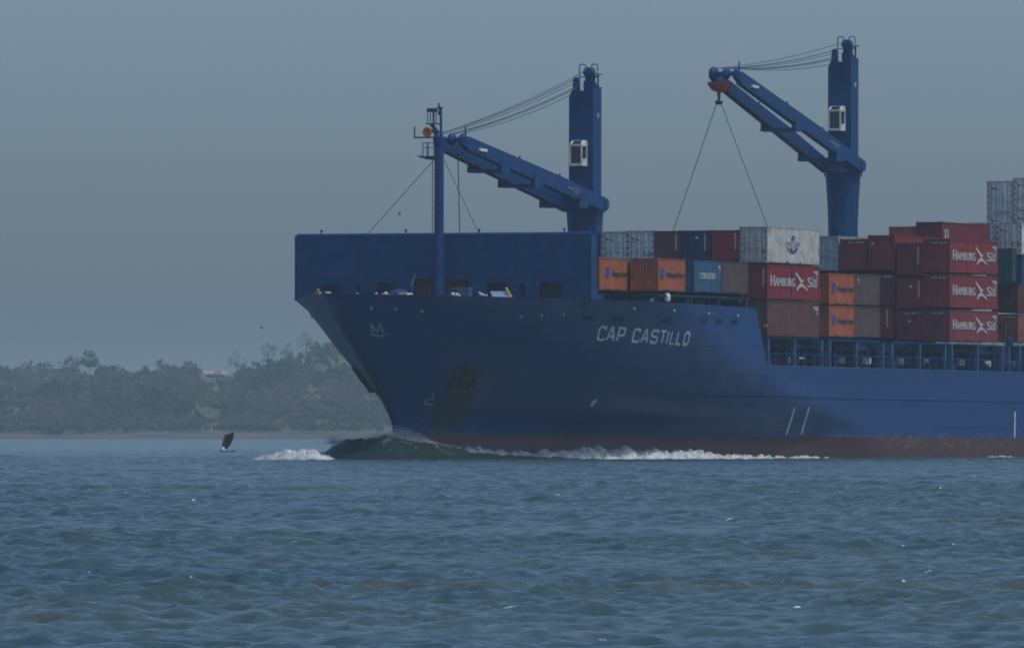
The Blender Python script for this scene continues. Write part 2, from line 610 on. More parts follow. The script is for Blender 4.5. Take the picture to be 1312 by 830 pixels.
def ship_name():
    # letter cells in photograph pixels along the plating: (char, left, right) on the base line
    cells = [('C', 765, 773.5), ('A', 776.5, 785.5), ('P', 790, 798), ('C', 809.5, 817.5), ('A', 820.5, 828.5), ('S', 832.5, 840.5),
             ('T', 843.5, 850.5), ('I', 851.5, 855), ('L', 857.5, 862.5), ('L', 865.5, 870.8), ('O', 874.5, 880.3)]
    def corner(px, top):
        base = 434.7 + (px - 765) * (441.3 - 434.7) / 115.0
        hgt = 16.4 - (px - 765) * 1.2 / 115
        sh = 3.6
        return hull_pt(px + (sh if top else 0), base - (hgt if top else 0))
    mb = MB()
    for i_, (ch, a, c) in enumerate(cells):
        if i_ == 3:
            mb.build('name_lettering', ship)
            mb = MB()
        q = [corner(a, 0), corner(c, 0), corner(c, 1), corner(a, 1)]
        for st in GLY[ch]:
            pts = []
            dense = []
            for (u0, v0), (u1, v1) in zip(st[:-1], st[1:]):
                dense.append((u0, v0))
            dense.append(st[-1])
            for u, v in dense:
                x = (q[0][0] * (1 - u) + q[1][0] * u) * (1 - v) + (q[3][0] * (1 - u) + q[2][0] * u) * v
                z = (q[0][1] * (1 - u) + q[1][1] * u) * (1 - v) + (q[3][1] * (1 - u) + q[2][1] * u) * v
                pts.append((x, z))
            closed = ch == 'O'
            if closed:
                pts = pts[:-1]
            hull_stroke(mb, M_mark, pts, 0.22, 0.035, closed=closed)
    mb.build('name_lettering', ship)
ship_name()


def px_line(mb, mat, pts, w, off=0.035, closed=False):
    hull_stroke(mb, mat, [hull_pt(*p) for p in pts], w, off, closed)


def bow_marks():
    mb = MB()
    for a, c in (((474.6, 414.3), (477.8, 426.2)), ((474.6, 414.3), (483.2, 425.2)), ((483.2, 425.2), (486.6, 413.8)), ((486.6, 413.8), (490.2, 425.6))):
        px_line(mb, M_mark_dim, [a, c], 0.13)
    px_line(mb, M_mark_dim, [(472.8, 427.6), (478, 428.6), (486, 429.9), (491.5, 428.2), (497.5, 426.6)], 0.11)
    px_line(mb, M_mark_dim, [(479, 429.5), (485.5, 430.8), (491.5, 429.7)], 0.08)
    mb.build('bow_emblem', ship)
    mb = MB()
    px_line(mb, M_mark_dim, [(554.6, 503.5), (554.6, 510.3), (549.2, 510.6), (545.6, 513.0), (544.3, 515.2), (545.6, 517.4), (554.8, 517.4)], 0.11)
    mb.build('bulb_mark', ship)
    for k in range(5):
        mb = MB()
        u = k / 4
        px_line(mb, M_mark_dim, [(548.5 - 10 * u, 521 + 22 * u), (549.7 - 10 * u, 521 + 22 * u)], 0.12)
        mb.build('draught_mark', ship)
    mb = MB()
    ring = []
    for k in range(20):
        t = 2 * math.pi * k / 20
        u, v = math.cos(t), math.sin(t)
        ring.append((759.9 + 3.2 * u * 0.9 + 2.2 * v * 0.9, 516.0 - (3.6 * v + 1.9 * u * 0.9)))
    px_line(mb, M_mark, ring, 0.15, closed=True)
    px_line(mb, M_mark, [(757.2, 517.8), (762.7, 514.3)], 0.12)
    px_line(mb, M_mark, [(758.8, 520.3), (761.0, 511.8)], 0.12)
    mb.build('thruster_mark', ship)
    for pts in ([(1018.0, 522), (1007.3, 556)], [(1036.0, 522), (1026.3, 556)], [(1300, 527), (1299.6, 560)]):
        mb = MB()
        n_ = 10
        line = [(pts[0][0] + (pts[1][0] - pts[0][0]) * i / n_, pts[0][1] + (pts[1][1] - pts[0][1]) * i / n_) for i in range(n_ + 1)]
        px_line(mb, M_mark, line, 0.28)
        mb.build('tug_mark', ship)
    # fairleads: dark slots in the bulwark plating, each with a thick lip
    for px, py, w in ((753, 407, 14), (791.5, 408.5, 14), (852.5, 410.3, 10), (902, 411.3, 8), (921, 411.6, 8), (940.5, 412.3, 8)):
        mb = MB()
        a, c = hull_pt(px - w / 2, py), hull_pt(px + w / 2, py)
        hull_stroke(mb, M_blue, [a, c], 0.46, 0.045)
        ax, az = a; cx_, cz = c
        k = 0.08
        hull_stroke(mb, M_dark, [(ax + (cx_ - ax) * k, az + (cz - az) * k), (cx_ - (cx_ - ax) * k, cz - (cz - az) * k)], 0.30, 0.055)
        mb.build('fairlead', ship)
    for px, py in ((475, 394.5), (506, 395.5), (540, 398), (667, 405), (693, 403.5), (721, 402.5), (812, 395), (863, 398), (907, 402), (944.5, 405)):
        mb = MB()
        x, z = hull_pt(px, py)
        p = hull_at(x, z, 0.06)
        mb.lathe((p.x, p.y, p.z), [(0.05, -0.08), (0.14, -0.05), (0.16, 0.0), (0.10, 0.10)], M_mark_dim, n=8, axis='y')
        mb.beam(hull_at(x, z + 0.05, 0.0), hull_at(x, z + 0.28, 0.10), 0.08, 0.08, M_blue)
        mb.build('side_lamp', ship)
    # long half-round rubbing strake and plate seams
    mb = MB()
    xs = np.linspace(-14, -158, 60)
    hull_stroke(mb, M_blue, [(x, 5.25) for x in xs], 0.14, 0.06)
    hull_stroke(mb, M_post, [(x, 5.34) for x in xs], 0.05, 0.05)
    mb.build('rubbing_strake', ship)
    mb = MB()
    hull_stroke(mb, M_post, [(x, float(ztop(x)) - 0.05) for x in np.linspace(-33.8, -158, 50)], 0.10, 0.03)
    mb.build('sheer_strake', ship)
    for seam in ([(930, 466), (924, 480), (915, 502)], [(960, 470), (955, 490), (949, 512)], [(1196, 546), (1255, 548), (1305, 549.5)]):
        mb = MB()
        hull_stroke(mb, M_blue_dk, [hull_pt(*p) for p in seam], 0.06, 0.02)
        mb.build('plate_seam', ship)
bow_marks()


def anchors():
    # recess plate, stain and anchor; both sides
    tl, tr = hull_pt(584, 466), hull_pt(621, 467)
    ml, mr_ = hull_pt(574, 500), hull_pt(606, 501)
    bl, br = hull_pt(548, 551), hull_pt(596, 551)
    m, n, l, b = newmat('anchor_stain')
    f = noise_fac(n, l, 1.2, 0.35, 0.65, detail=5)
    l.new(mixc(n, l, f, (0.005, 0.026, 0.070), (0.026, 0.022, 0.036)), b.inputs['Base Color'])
    b.inputs['Roughness'].default_value = 0.6
    for mir in (False, True):
        mb = MB()
        hull_patch(mb, m, [ml, mr_, tr, tl], off=0.05, mirror=mir)
        hull_patch(mb, m, [bl, br, mr_, ml], off=0.045, mirror=mir)
        o = mb.build('anchor_pocket', ship)
        mb = MB()
        def P(u, v, off):
            x = (bl[0] * (1 - u) + br[0] * u) * (1 - v) + (tl[0] * (1 - u) + tr[0] * u) * v
            z = (bl[1] * (1 - u) + br[1] * u) * (1 - v) + (tl[1] * (1 - u) + tr[1] * u) * v
            p = hull_at(x, z, off)
            if mir:
                p.y = -p.y
            return p
        mb.beam(P(.5, .97, .08), P(.48, .66, .18), 0.34, 0.34, M_rust)
        mb.beam(P(.16, .62, .16), P(.86, .64, .16), 0.4, 0.32, M_rust)
        mb.beam(P(.22, .62, .18), P(.20, .84, .2), 0.42, 0.2, M_rust, w1=0.1)
        mb.beam(P(.80, .64, .18), P(.82, .86, .2), 0.42, 0.2, M_rust, w1=0.1)
        mb.build('anchor', ship)
anchors()

# ---------------------------------------------------------------- breakwater
def wall_z(py):
    return sol_z(0.0, 0.0, py)


def breakwater():
    mb = MB()
    yl, ztl = sol_yz(0, 380, 302)
    yr, ztr = sol_yz(0, 756, 300)
    B = (yr - yl) / 2
    c = (yr + yl) / 2
    TOP = (ztl + ztr) / 2
    T = 0.30
    ops = [(411, 437, 412, 437, 363.7), (455, 464.5, 457, 463, 365), (482, 507.5, 483, 507, 362), (529, 558, 530, 557, 357.5), (570, 601, 570, 600, 358.5),
           (619, 650, 625, 648, 362), (663, 675.5, 667, 672, 364), (687, 720, 692, 719, 362)]
    zlow, zband = 11.30, wall_z(356.5)
    mb.box(-T, 0, yl, yr, zband, TOP, M_blue)
    prev_b, prev_t = yl, yl
    bfoot = float(half_b(0.0, 11.3)) - 0.15
    P = lambda y, z: (0.0, y, z)
    edges = []
    for bl_, br_, tl_, tr_, ty in ops:
        zt = wall_z(ty)
        ybl, ybr = sol_yz(0, bl_, 383)[0], sol_yz(0, br_, 383)[0]
        ytl, ytr = sol_yz(0, tl_, 363)[0], sol_yz(0, tr_, 363)[0]
        mb.prism([P(-bfoot, zlow), P(ybl, zlow), P(ytl, zt), P(ytl, zband), P(yl, zband), P(yl, 12.70)] if prev_b == prev_t else
                 [P(prev_b, zlow), P(ybl, zlow), P(ytl, zt), P(ytl, zband), P(prev_t, zband), P(prev_t, prev_z)], (-T, 0, 0), M_blue)
        mb.prism([P(ytl, zt), P(ytr, zt), P(ytr, zband), P(ytl, zband)], (-T, 0, 0), M_blue)
        prev_b, prev_t, prev_z = ybr, ytr, zt
    mb.prism([P(prev_b, zlow), P(bfoot, zlow), P(yr, 12.70), P(yr, zband), P(prev_t, zband), P(prev_t, prev_z)], (-T, 0, 0), M_blue)
    # stiffening ribs on the after face, a rounded top bar, faint plate joints
    for k in range(9):
        y = yl + (yr - yl) * (k + 0.5) / 9
        mb.box(-T - 0.6, -T + 0.01, y - 0.06, y + 0.06, zband + 0.2, TOP - 0.1, M_blue)
    mb.tube((-T / 2, yl, TOP), (-T / 2, yr, TOP), 0.17, M_blue)
    for k in (0.24, 0.49, 0.75):
        y = yl + (yr - yl) * k
        mb.box(-0.02, 0.012, y - 0.03, y + 0.03, zband + 0.1, TOP - 0.15, M_blue_dk)
    wall = mb.build('breakwater', ship)
    # end plates with flared feet
    for y0, sg in ((yr, 1), (yl, -1)):
        pb = MB()
        prof = [(0.05, TOP), (-0.95, TOP - 0.1), (-0.98, 14.4), (-1.15, 13.7), (-1.6, 13.1), (-2.4, 12.78), (-2.4, 12.55), (0.05, 12.72)]
        pb.prism([(x, y0 + sg * 0.02, z) for x, z in prof], (0, sg * 0.12, 0), M_blue)
        pb.build('end_bracket', wall)
    for px in (411, 519, 613, 722):
        y = sol_yz(0, px, 301)[0]
        pb = MB()
        pb.tube((-0.15, y, TOP), (-0.15, y, TOP + 0.32), 0.05, M_blue)
        pb.lathe((-0.15, y, TOP + 0.28), [(0.06, 0), (0.11, 0.05), (0.11, 0.14), (0.05, 0.2)], M_dark, n=8)
        pb.build('stub_lamp', wall)
    return yl, yr, TOP
WYL, WYR, WTOP = breakwater()

# ---------------------------------------------------------------- fore mast
def foremast():
    x0 = 1.3
    root = empty('foremast', ship)
    y0, zt = sol_yz(x0, 562.8, 175)
    pp = lambda px, py, dx=0.0: (x0 + dx, *sol_yz(x0 + dx, px, py))
    mb = MB()
    mb.lathe((x0, y0, 0), [(0.45, 11.35), (0.40, 12.0), (0.38, 15), (0.37, zt - 0.9), (0.44, zt - 0.5), (0.46, zt - 0.05), (0.2, zt)], M_blue, n=16)
    a, c = pp(565, 177), pp(565, 139)
    mb.tube(a, c, 0.12, M_blue, 0.10)
    mb.tube(pp(562.5, 148), pp(562.5, 132.5), 0.09, M_blue, 0.07)
    mb.beam(pp(560, 138.5), pp(567, 138.5), 0.12, 0.14, M_blue)
    mb.build('pole', root)
    # gong-shaped orange daylight shape
    mb = MB()
    g = pp(547.6, 169.4, 0.25)
    mb.lathe(g, [(0.03, -0.22), (0.22, -0.19), (0.36, -0.08), (0.41, 0.05), (0.36, 0.12), (0.14, 0.10), (0.05, 0.06)], M_orange, n=18, axis='x')
    mb.tube(pp(552, 166), pp(560, 174), 0.10, M_blue, 0.08)
    mb.build('bell', root)
    mb = MB()
    mb.beam(pp(530.2, 176.4), pp(561, 176.4), 0.10, 0.12, M_blue)
    mb.tube(pp(531.2, 176.5), pp(531.2, 162.5), 0.06, M_blue)
    mb.build('crosstree', root)
    # upper light cage
    mb = MB()
    mb.beam(pp(549, 141.5), pp(561, 141.5), 0.7, 0.30, M_blue)
    mb.beam(pp(547.5, 159), pp(563, 159), 0.6, 0.09, M_blue)
    for px in (548, 551.5, 555.5, 558.8):
        mb.tube(pp(px, 141), pp(px, 159), 0.035 if px != 555.5 else 0.08, M_blue, n=6)
    mb.beam(pp(553, 160), pp(561, 170), 0.4, 0.2, M_blue)
    mb.build('light_cage', root)
    mb = MB()
    p = pp(561, 142, 0.2)
    mb.lathe(p, [(0.05, -0.12), (0.10, -0.08), (0.10, 0.08), (0.05, 0.12)], M_yellow, n=10)
    mb.build('mast_light', root)
    # look-out platform with rails
    mb = MB()
    mb.beam(pp(541, 201.5), pp(560, 201.5), 0.9, 0.16, M_blue)
    mb.beam(pp(545, 203), pp(558, 204), 0.3, 0.16, M_blue)
    for px in (541.8, 547.2, 548.6, 556):
        mb.tube(pp(px, 201), pp(px, 183.2), 0.035, M_blue, n=6)
    for py in (183.2, 189.5):
        mb.tube(pp(541.8, py), pp(557, py), 0.03, M_blue, n=6)
    mb.build('platform', root)
    mb = MB()
    mb.beam(pp(535.2, 200.4), pp(541.5, 200.4), 0.28, 0.18, M_white)
    mb.build('flood_lamp', root)
    mb = MB()
    for dpx in (554.2, 557.6):
        mb.tube(pp(dpx, 204), pp(dpx, 382), 0.03, M_blue, n=6)
    zz0, zz1 = pp(554, 382)[2], pp(554, 204)[2]
    ya, yb = pp(554.2, 300)[1], pp(557.6, 300)[1]
    k = 0
    z = zz0
    while z < zz1:
        mb.tube((x0, ya, z), (x0, yb + 0.1, z), 0.016 if k % 8 else 0.04, M_blue, n=5)
        z += 0.3; k += 1
    mb.build('ladder', root)
    for a, c in (((556, 205), (471, 300)), ((569, 205), (613, 298))):
        mb = MB()
        mb.path([pp(*a), (0.05, *sol_yz(0.05, *c))], 0.028, M_cable, n=5)
        mb.build('stay', root)
foremast()

# ---------------------------------------------------------------- deck cranes
def crane(cx, corner_px, hinge_px, tip_px, tower_top_py, collar_py, cab_px, block):
    root = empty('deck_crane', ship)
    y1 = sol_yz(cx + 0.95, corner_px, hinge_px[1])[0]
    cy = y1 - 1.07
    zc = lambda py: sol_z(cx, cy, py)
    z_top = zc(tower_top_py)
    z_col1 = zc(collar_py[0]); z_col0 = zc(collar_py[1])
    # pedestal
    mb = MB()
    mb.lathe((cx, cy, 0), [(1.32, 8.0), (1.32, z_col0 - 4.4), (1.40, z_col0 - 2.6), (1.56, z_col0 - 0.15), (1.56, z_col0)], M_blue, n=12)
    mb.lathe((cx, cy, 0), [(1.66, z_col0 - 0.02), (1.68, z_col0 + 0.12), (1.66, z_col0 + 0.30), (1.60, z_col0 + 0.34)], M_blue, n=24)
    for k in range(8):
        t = 2 * math.pi * k / 8 + 0.3
        mb.tube((cx + 1.62 * math.cos(t), cy + 1.62 * math.sin(t), z_col0 - 0.25), (cx + 1.62 * math.cos(t), cy + 1.62 * math.sin(t), z_col0 + 0.0), 0.06, M_blue_dk, n=6)
    mb.build('pedestal', root)
    # tower housing with skirt and chamfered shoulder
    mb = MB()
    xa, xb, ya, yb = cx - 0.95, cx + 0.95, cy - 1.07, cy + 1.07
    prof = [(ya, z_col0 + 0.34), (yb, z_col0 + 0.34), (yb, z_top + 0.12), (yb - 0.40, z_top + 0.12), (yb - 0.5, z_top - 0.35), (ya + 0.28, z_top - 0.1), (ya, z_top - 0.75)]
    mb.prism([(xb, y, z) for y, z in prof], (xa - xb, 0, 0), M_blue)
    sk = [(ya - 0.46, z_col0 + 0.34), (yb + 0.46, z_col0 + 0.34), (yb + 0.44, z_col1 - 0.35), (yb + 0.2, z_col1 + 0.15), (yb - 0.05, z_col1 + 0.15), (ya + 0.05, z_col1 - 0.2), (ya - 0.42, z_col1 - 0.2)]
    mb.prism([(cx + 1.25, y, z) for y, z in sk], (-2.5, 0, 0), M_blue)
    # edge beads, hatch and lamp on the side
    mb.box(xb - 0.04, xb + 0.05, yb - 0.05, yb + 0.05, z_col1, z_top - 0.1, M_blue)
    mb.lathe((cx - 0.1, yb + 0.02, z_top - 2.3), [(0.22, -0.03), (0.24, 0.03), (0.16, 0.06)], M_mark_dim, n=10, axis='y')
    mb.box(xb, xb + 0.03, ya + 0.25, yb - 0.45, z_top - 1.5, z_top - 1.44, M_blue_dk)
    mb.box(xb, xb + 0.03, ya + 0.25, yb - 0.45, z_top - 1.1, z_top - 1.06, M_blue_dk)
    mb.build('tower', root)
    # head: sheave cheeks, hoop rails, lamp
    mb = MB()
    c1 = [(ya + 0.10, z_top - 0.4), (ya + 0.62, z_top - 0.2), (ya + 0.60, z_top + 0.75), (ya + 0.42, z_top + 0.95), (ya + 0.18, z_top + 0.8)]
    mb.prism([(cx + 0.5, y, z) for y, z in c1], (-0.5, 0, 0), M_blue)
    c2 = [(yb - 0.95, z_top - 0.5), (yb - 0.1, z_top + 0.05), (yb - 0.35, z_top + 0.6), (yb - 0.35, z_top + 1.45), (yb - 0.48, z_top + 1.72), (yb - 0.72, z_top + 1.74),
          (yb - 0.85, z_top + 1.5), (yb - 0.85, z_top + 0.85), (yb - 1.05, z_top + 0.45), (yb - 1.05, z_top)]
    mb.prism([(cx + 0.45, y, z) for y, z in c2], (-0.9, 0, 0), M_blue)
    mb.lathe((cx + 0.45, yb - 0.6, z_top + 1.3), [(0.08, -0.35), (0.42, -0.2), (0.36, 0.0), (0.42, 0.2), (0.08, 0.25)], M_blue, n=16, axis='x')
    mb.build('sheave_head', root)
    mb = MB()
    for yc in (ya + 0.75, yb - 0.32):
        pts = [(cx - 0.2, yc - 0.28, z_top - 0.1), (cx - 0.2, yc - 0.28, z_top + 1.85), (cx - 0.2, yc - 0.2, z_top + 2.0), (cx - 0.2, yc + 0.2, z_top + 2.0), (cx - 0.2, yc + 0.28, z_top + 1.85), (cx - 0.2, yc + 0.28, z_top - 0.1)]
        mb.path(pts, 0.045, M_blue)
        mb.tube((cx - 0.2, yc - 0.28, z_top + 0.95), (cx - 0.2, yc + 0.28, z_top + 0.95), 0.04, M_blue)
    for dx in (-0.6, 0.5):
        mb.tube((cx + dx, yb - 0.15, z_top), (cx + dx, yb - 0.15, z_top + 1.1), 0.04, M_blue)
    mb.tube((cx - 0.6, yb - 0.15, z_top + 1.05), (cx + 0.5, yb - 0.15, z_top + 1.05), 0.04, M_blue)
    mb.build('hoop_rail', root)
    mb = MB()
    mb.tube((cx, yb + 0.1, z_top), (cx, yb + 0.1, z_top + 1.1), 0.05, M_blue)
    mb.lathe((cx, yb + 0.15, z_top + 1.1), [(0.15, 0.0), (0.40, 0.10), (0.42, 0.2), (0.05, 0.24)], M_mark, n=12)
    mb.build('head_lamp', root)
    # cab
    (p0, q0), (p1, q1) = cab_px
    xf = xb + 1.25
    yl, zt = sol_yz(xf, p0, q0)
    yr, zb = sol_yz(xf, p1, q1)
    mb = MB()
    xk = xb + 0.02
    mb.box(xk, xf - 0.08, yl + 0.10, yr - 0.10, zb + 0.12, zt - 0.42, M_glass)
    t = 0.11
    for (yy0, yy1) in ((yl, yl + t), (yr - t, yr)):
        for (xx0, xx1) in ((xf - t, xf), (xk, xk + t)):
            mb.box(xx0, xx1, yy0, yy1, zb, zt - 0.3, M_white)
    for zz0, zz1 in ((zb, zb + 0.20), (zt - 0.44, zt - 0.28)):
        mb.box(xf - t - 0.002, xf + 0.003, yl + 0.003, yr - 0.003, zz0, zz1, M_white)
        mb.box(xk + 0.003, xf - 0.003, yr - t - 0.002, yr + 0.003, zz0 + 0.002, zz1 - 0.002, M_white)
        mb.box(xk + 0.003, xf - 0.003, yl - 0.003, yl + t + 0.002, zz0 + 0.002, zz1 - 0.002, M_white)
    mb.box(xk + 0.003, xf - 0.3, yr - t, yr + 0.002, zb + 0.2, zb + 0.6, M_white)
    # sloped roof window
    rp = [(xf - 0.1, zt - 0.28), (xf - 0.55, zt), (xk, zt), (xk, zt - 0.28)]
    mb.prism([(x, yl + 0.16, z) for x, z in rp], (0, yr - yl - 0.32, 0), M_glass)
    for yy in (yl + 0.02, yr - 0.16):
        mb.prism([(x + 0.02 * (i == 0), yy, z + 0.015) for i, (x, z) in enumerate(rp)], (0, 0.14, 0), M_white)
    mb.box(xk, xf - 0.5, yl + 0.16, yr - 0.16, zt - 0.02, zt + 0.06, M_white)
    mb.box(xf - 0.66, xf - 0.5, yl + 0.1, yr - 0.1, zt - 0.05, zt + 0.062, M_white)
    mb.build('cab', root)
    # twin boom
    yn, yf = cy + 1.63, cy - 1.63
    hx, hz = cx - 0.1, sol_z(cx, yn, hinge_px[1])
    TW = 1.08
    tx, tz = sol_xz(cy + TW, *tip_px)
    bm = MB()
    d = Vector((tx - hx, 0, tz - hz)).normalized()
    for y in (yn, yf):
        h0 = Vector((hx, y, hz)); t0 = Vector((tx, cy + (TW if y > cy else -TW), tz))
        mid = h0 + (t0 - h0) * 0.35
        bm.beam(h0, mid, 0.46, 1.0, M_blue, h1=1.32)
        bm.beam(mid, t0, 0.46, 1.32, M_blue, h1=1.02)
        # bottom flange catching rust, small lugs on the top edge
        u = Vector((-d.z, 0, d.x))
        bm.beam(h0 - u * 0.60, t0 - u * 0.56, 0.56, 0.06, M_rust if y == yf else M_blue)
        for k in (0.33, 0.62):
            p = h0 + (t0 - h0) * k + u * 0.66
            bm.beam(p, p + u * 0.25, 0.1, 0.14, M_blue)
        bm.lathe((hx, y, hz), [(0.5, -0.3), (0.5, 0.3)], M_blue, n=14, axis='y')
        bm.beam(t0, t0 + d * 1.1, 0.46, 0.95, M_blue, h1=0.55)
    bm.build('boom', root)
    FY = lambda k, sg: cy + sg * (1.63 + (TW - 1.63) * k)
    L = (Vector((tx, 0, tz)) - Vector((hx, 0, hz))).length
    braces = (0.20, 0.54) if block else (0.17, 0.50, 0.74)
    for k in braces:
        c = Vector((hx, 0, hz)) + d * (L * k)
        bb = MB()
        zb_ = c.z - 0.95
        bb.box(c.x - 0.9, c.x + 0.9, FY(k, -1) - 0.30, FY(k, 1) + 0.30, zb_ - 0.16, zb_ + 0.12, M_blue)
        for y in (FY(k, -1) - 0.29, FY(k, 1) - 0.06):
            bb.prism([(c.x - 0.9, y, zb_ + 0.1), (c.x + 0.9, y, zb_ + 0.1), (c.x + 0.8, y, zb_ + 0.95), (c.x - 0.8, y, zb_ + 0.75)], (0, 0.35, 0), M_blue)
        bb.build('cross_brace', root)
    # boom head: shaft and sheave guards
    hb = MB()
    hp = Vector((tx, 0, tz)) + d * 0.7
    yn, yf = cy + TW, cy - TW
    hb.tube((hp.x, yf - 0.3, hp.z + 0.15), (hp.x, yn + 0.3, hp.z + 0.15), 0.20, M_blue, n=12)
    for y, s in ((yf + 0.05, 1.0), (cy + 0.15, 0.85), (yn, 0.75)):
        hb.lathe((hp.x, y, hp.z + 0.15), [(0.2, -0.30 * s), (0.46 * s, -0.28 * s), (0.60 * s, -0.1), (0.60 * s, 0.1), (0.46 * s, 0.28 * s), (0.2, 0.30 * s)], M_blue, n=18, axis='y')
    hb.tube((hp.x - 0.6, yn, hp.z), (hp.x - 0.6, yn, hp.z + 1.2), 0.07, M_blue)
    hb.build('boom_head', root)
    pb = MB()
    # plate with load marks near the foot of the near beam, pale lamp near its head
    kx = Vector((hx, FY(0.2, 1) + 0.26, hz)) + d * (L * 0.2)
    for r_ in range(3):
        for c_ in range(3):
            q = kx + d * (c_ * 0.5) + Vector((0, 0, 0.22 - 0.2 * r_))
            pb.beam(q, q + d * 0.34, 0.01, 0.07, M_mark_dim)
    pb.beam(kx + d * 1.6, kx + d * 2.6, 0.01, 0.10, M_mark_dim)
    pb.build('load_marking', root)
    lb = MB()
    q = Vector((hx, FY(0.9, 1) + 0.3, hz)) + d * (L * 0.93) - Vector((0, 0, 0.2))
    lb.beam(q, q - Vector((1.5, 0, 0.05)), 0.2, 0.22, M_mark)
    lb.build('boom_lamp', root)
    # luffing and hoisting ropes
    specs = [((ya + 0.3, 0.78), yf - 0.05, 0.04), ((ya + 0.42, 0.55), yf + 0.4, 0.03), ((ya + 0.5, 0.2), cy + 0.1, 0.036), ((ya + 0.5, 0.05), cy + 0.35, 0.035), ((ya + 0.3, -0.35), yn - 0.1, 0.03), ((yb - 0.6, 1.6), yf + 0.1, 0.03)]
    for (y0, dz), y1_, r_ in specs:
        rb = MB()
        A = Vector((cx + 0.3, y0, z_top + dz)); Bq = Vector((hp.x - 0.1, y1_, hp.z + 0.6))
        pts = []
        for i in range(9):
            t_ = i / 8
            p = A.lerp(Bq, t_)
            p.z -= 0.35 * 4 * t_ * (1 - t_)
            pts.append(p)
        rb.path(pts, r_, M_cable, n=5)
        rb.build('wire_rope', root)
    return root, cx, cy, hp, yf, yn


crane1 = crane(-34.3, 759.5, (771, 262), (597, 183), 113.5, (254, 268), ((729.5, 180.5), (745.5, 212.5)), False)
crane2 = crane(-92.6, 1090, (1099, 212.5), (947.5, 99.5), 76.5, (208, 222.5), ((1061, 136.5), (1077, 167.5)), True)
crane1[0]['label'] = 'forward crane, boom resting towards the mast'
crane2[0]['label'] = 'after crane, boom raised with a red hook block'


def hook():
    root, cx, cy, hp, yf, yn = crane2
    X = hp.x + 0.3
    P = lambda px, py, dx=0.0: (X + dx, *sol_yz(X + dx, px, py))
    mb = MB()
    poly = [(906.8, 105), (934.6, 105), (934.8, 108), (932.5, 113), (928.5, 117.2), (921.2, 118.8), (913.5, 117), (909, 112.5), (906.8, 108.5)]
    mb.prism([P(a, c, 0.3) for a, c in poly], (-0.6, 0, 0), M_red)
    for a, c in ((914, 110.5), (926, 110.5), (920.5, 115)):
        q = P(a, c, 0.32)
        mb.lathe(q, [(0.14, -0.02), (0.12, 0.03), (0.04, 0.04)], M_rust, n=10, axis='x')
    mb.tube(P(921, 118), P(921.2, 128.5), 0.17, M_red, 0.13)
    o = mb.build('hook_block', root)
    mb = MB()
    pts = [P(921.2, 127), P(921.0, 132), P(922.5, 133.6), P(924.4, 132.2), P(924.6, 129.6)]
    mb.path(pts, 0.11, M_dark)
    pts = [P(921.2, 127), P(921.0, 132), P(919.5, 133.6), P(917.8, 132.0), P(917.7, 129.4)]
    mb.path(pts, 0.11, M_dark)
    mb.build('hook', root)
    for a, c in (((918.6, 132), (856, 315)), ((923.4, 132), (990, 308))):
        mb = MB()
        mb.path([P(*a), P(*c)], 0.034, M_cable, n=5)
        mb.build('sling', root)
    # falls between boom head and block
    for y in (yf + 0.1, yf + 0.7, yf + 1.3):
        mb = MB()
        mb.tube((hp.x, y, hp.z - 0.4), (X, y, hp.z - 0.9), 0.03, M_cable, n=5)
        mb.build('hoist_fall', root)
    # forward crane: one slack rope hanging to the deck
    root, cx, cy, hp, yf, yn = crane1
    mb = MB()
    mb.path([(hp.x - 1.0, yf + 1.3, hp.z), (hp.x - 1.1, yf + 1.45, WTOP + 1.0), (hp.x - 1.1, yf + 1.5, 12.0)], 0.045, M_cable, n=5)
    mb.build('slack_rope', root)
hook()

# ---------------------------------------------------------------- shipping containers
_tc = {}
def text_poly(s):
    """flat triangles of a word in the built-in typeface: width and height scaled to 1"""
    if s in _tc:
        return _tc[s]
    cu = bpy.data.curves.new('lettering', 'FONT')
    cu.body = s
    cu.fill_mode = 'FRONT'
    cu.resolution_u = 3
    o = bpy.data.objects.new('lettering', cu)
    col.objects.link(o)
    bpy.context.view_layer.update()
    me = o.to_mesh()
    v = np.array([p.co[:2] for p in me.vertices])
    f = [tuple(p.vertices) for p in me.polygons]
    o.to_mesh_clear()
    bpy.data.objects.remove(o)
    bpy.data.curves.remove(cu)
    v = (v - v.min(0)) / (v.max(0) - v.min(0))
    _tc[s] = (v, f)
    return _tc[s]


CW, HW = 2.438, 1.219
def corr(mb, p0, du, dv, length, height, nrm, mat, pitch=0.28, depth=0.036):
    """trapezoid-ribbed sheet: p0 corner, du/dv unit directions, nrm outward"""
    p0, du, dv, nrm = Vector(p0), Vector(du), Vector(dv), Vector(nrm)
    n = max(2, int(round(length / pitch)))
    st = length / n
    us, ds = [], []
    for k in range(n):
        for a, d in ((0.0, 0), (0.25, 0), (0.5, 1), (0.75, 1)):
            us.append((k + a) * st); ds.append(d)
    us.append(length); ds.append(0)
    V = []
    for u, d in zip(us, ds):
        q = p0 + du * u - nrm * (depth * d)
        V += [q, q + dv * height]
    F = [(2 * i, 2 * i + 2, 2 * i + 3, 2 * i + 1) for i in range(len(us) - 1)]
    mb.add(V, F, mat)


def side_word(mb, L, H, s, u0, u1, z0, z1, mat, off=0.02, shear=0.0, bold=0.0):
    """word on the port side; u runs from the forward edge aft as a share of the length"""
    v, f = text_poly(s)
    for du in ((0.0,) if not bold else (-bold, 0.0, bold)):
        V = []
        for a, b_ in v:
            u = u0 + (u1 - u0) * a + shear * b_ + du
            V.append((L / 2 - u * L, HW + off, H * (z0 + (z1 - z0) * b_)))
        mb.add(V, f, mat)
        off += 0.003


def side_poly(mb, L, H, pts, mat, off=0.02):
    mb.add([(L / 2 - u * L, HW + off, H * v) for u, v in pts], [tuple(range(len(pts)))], mat)


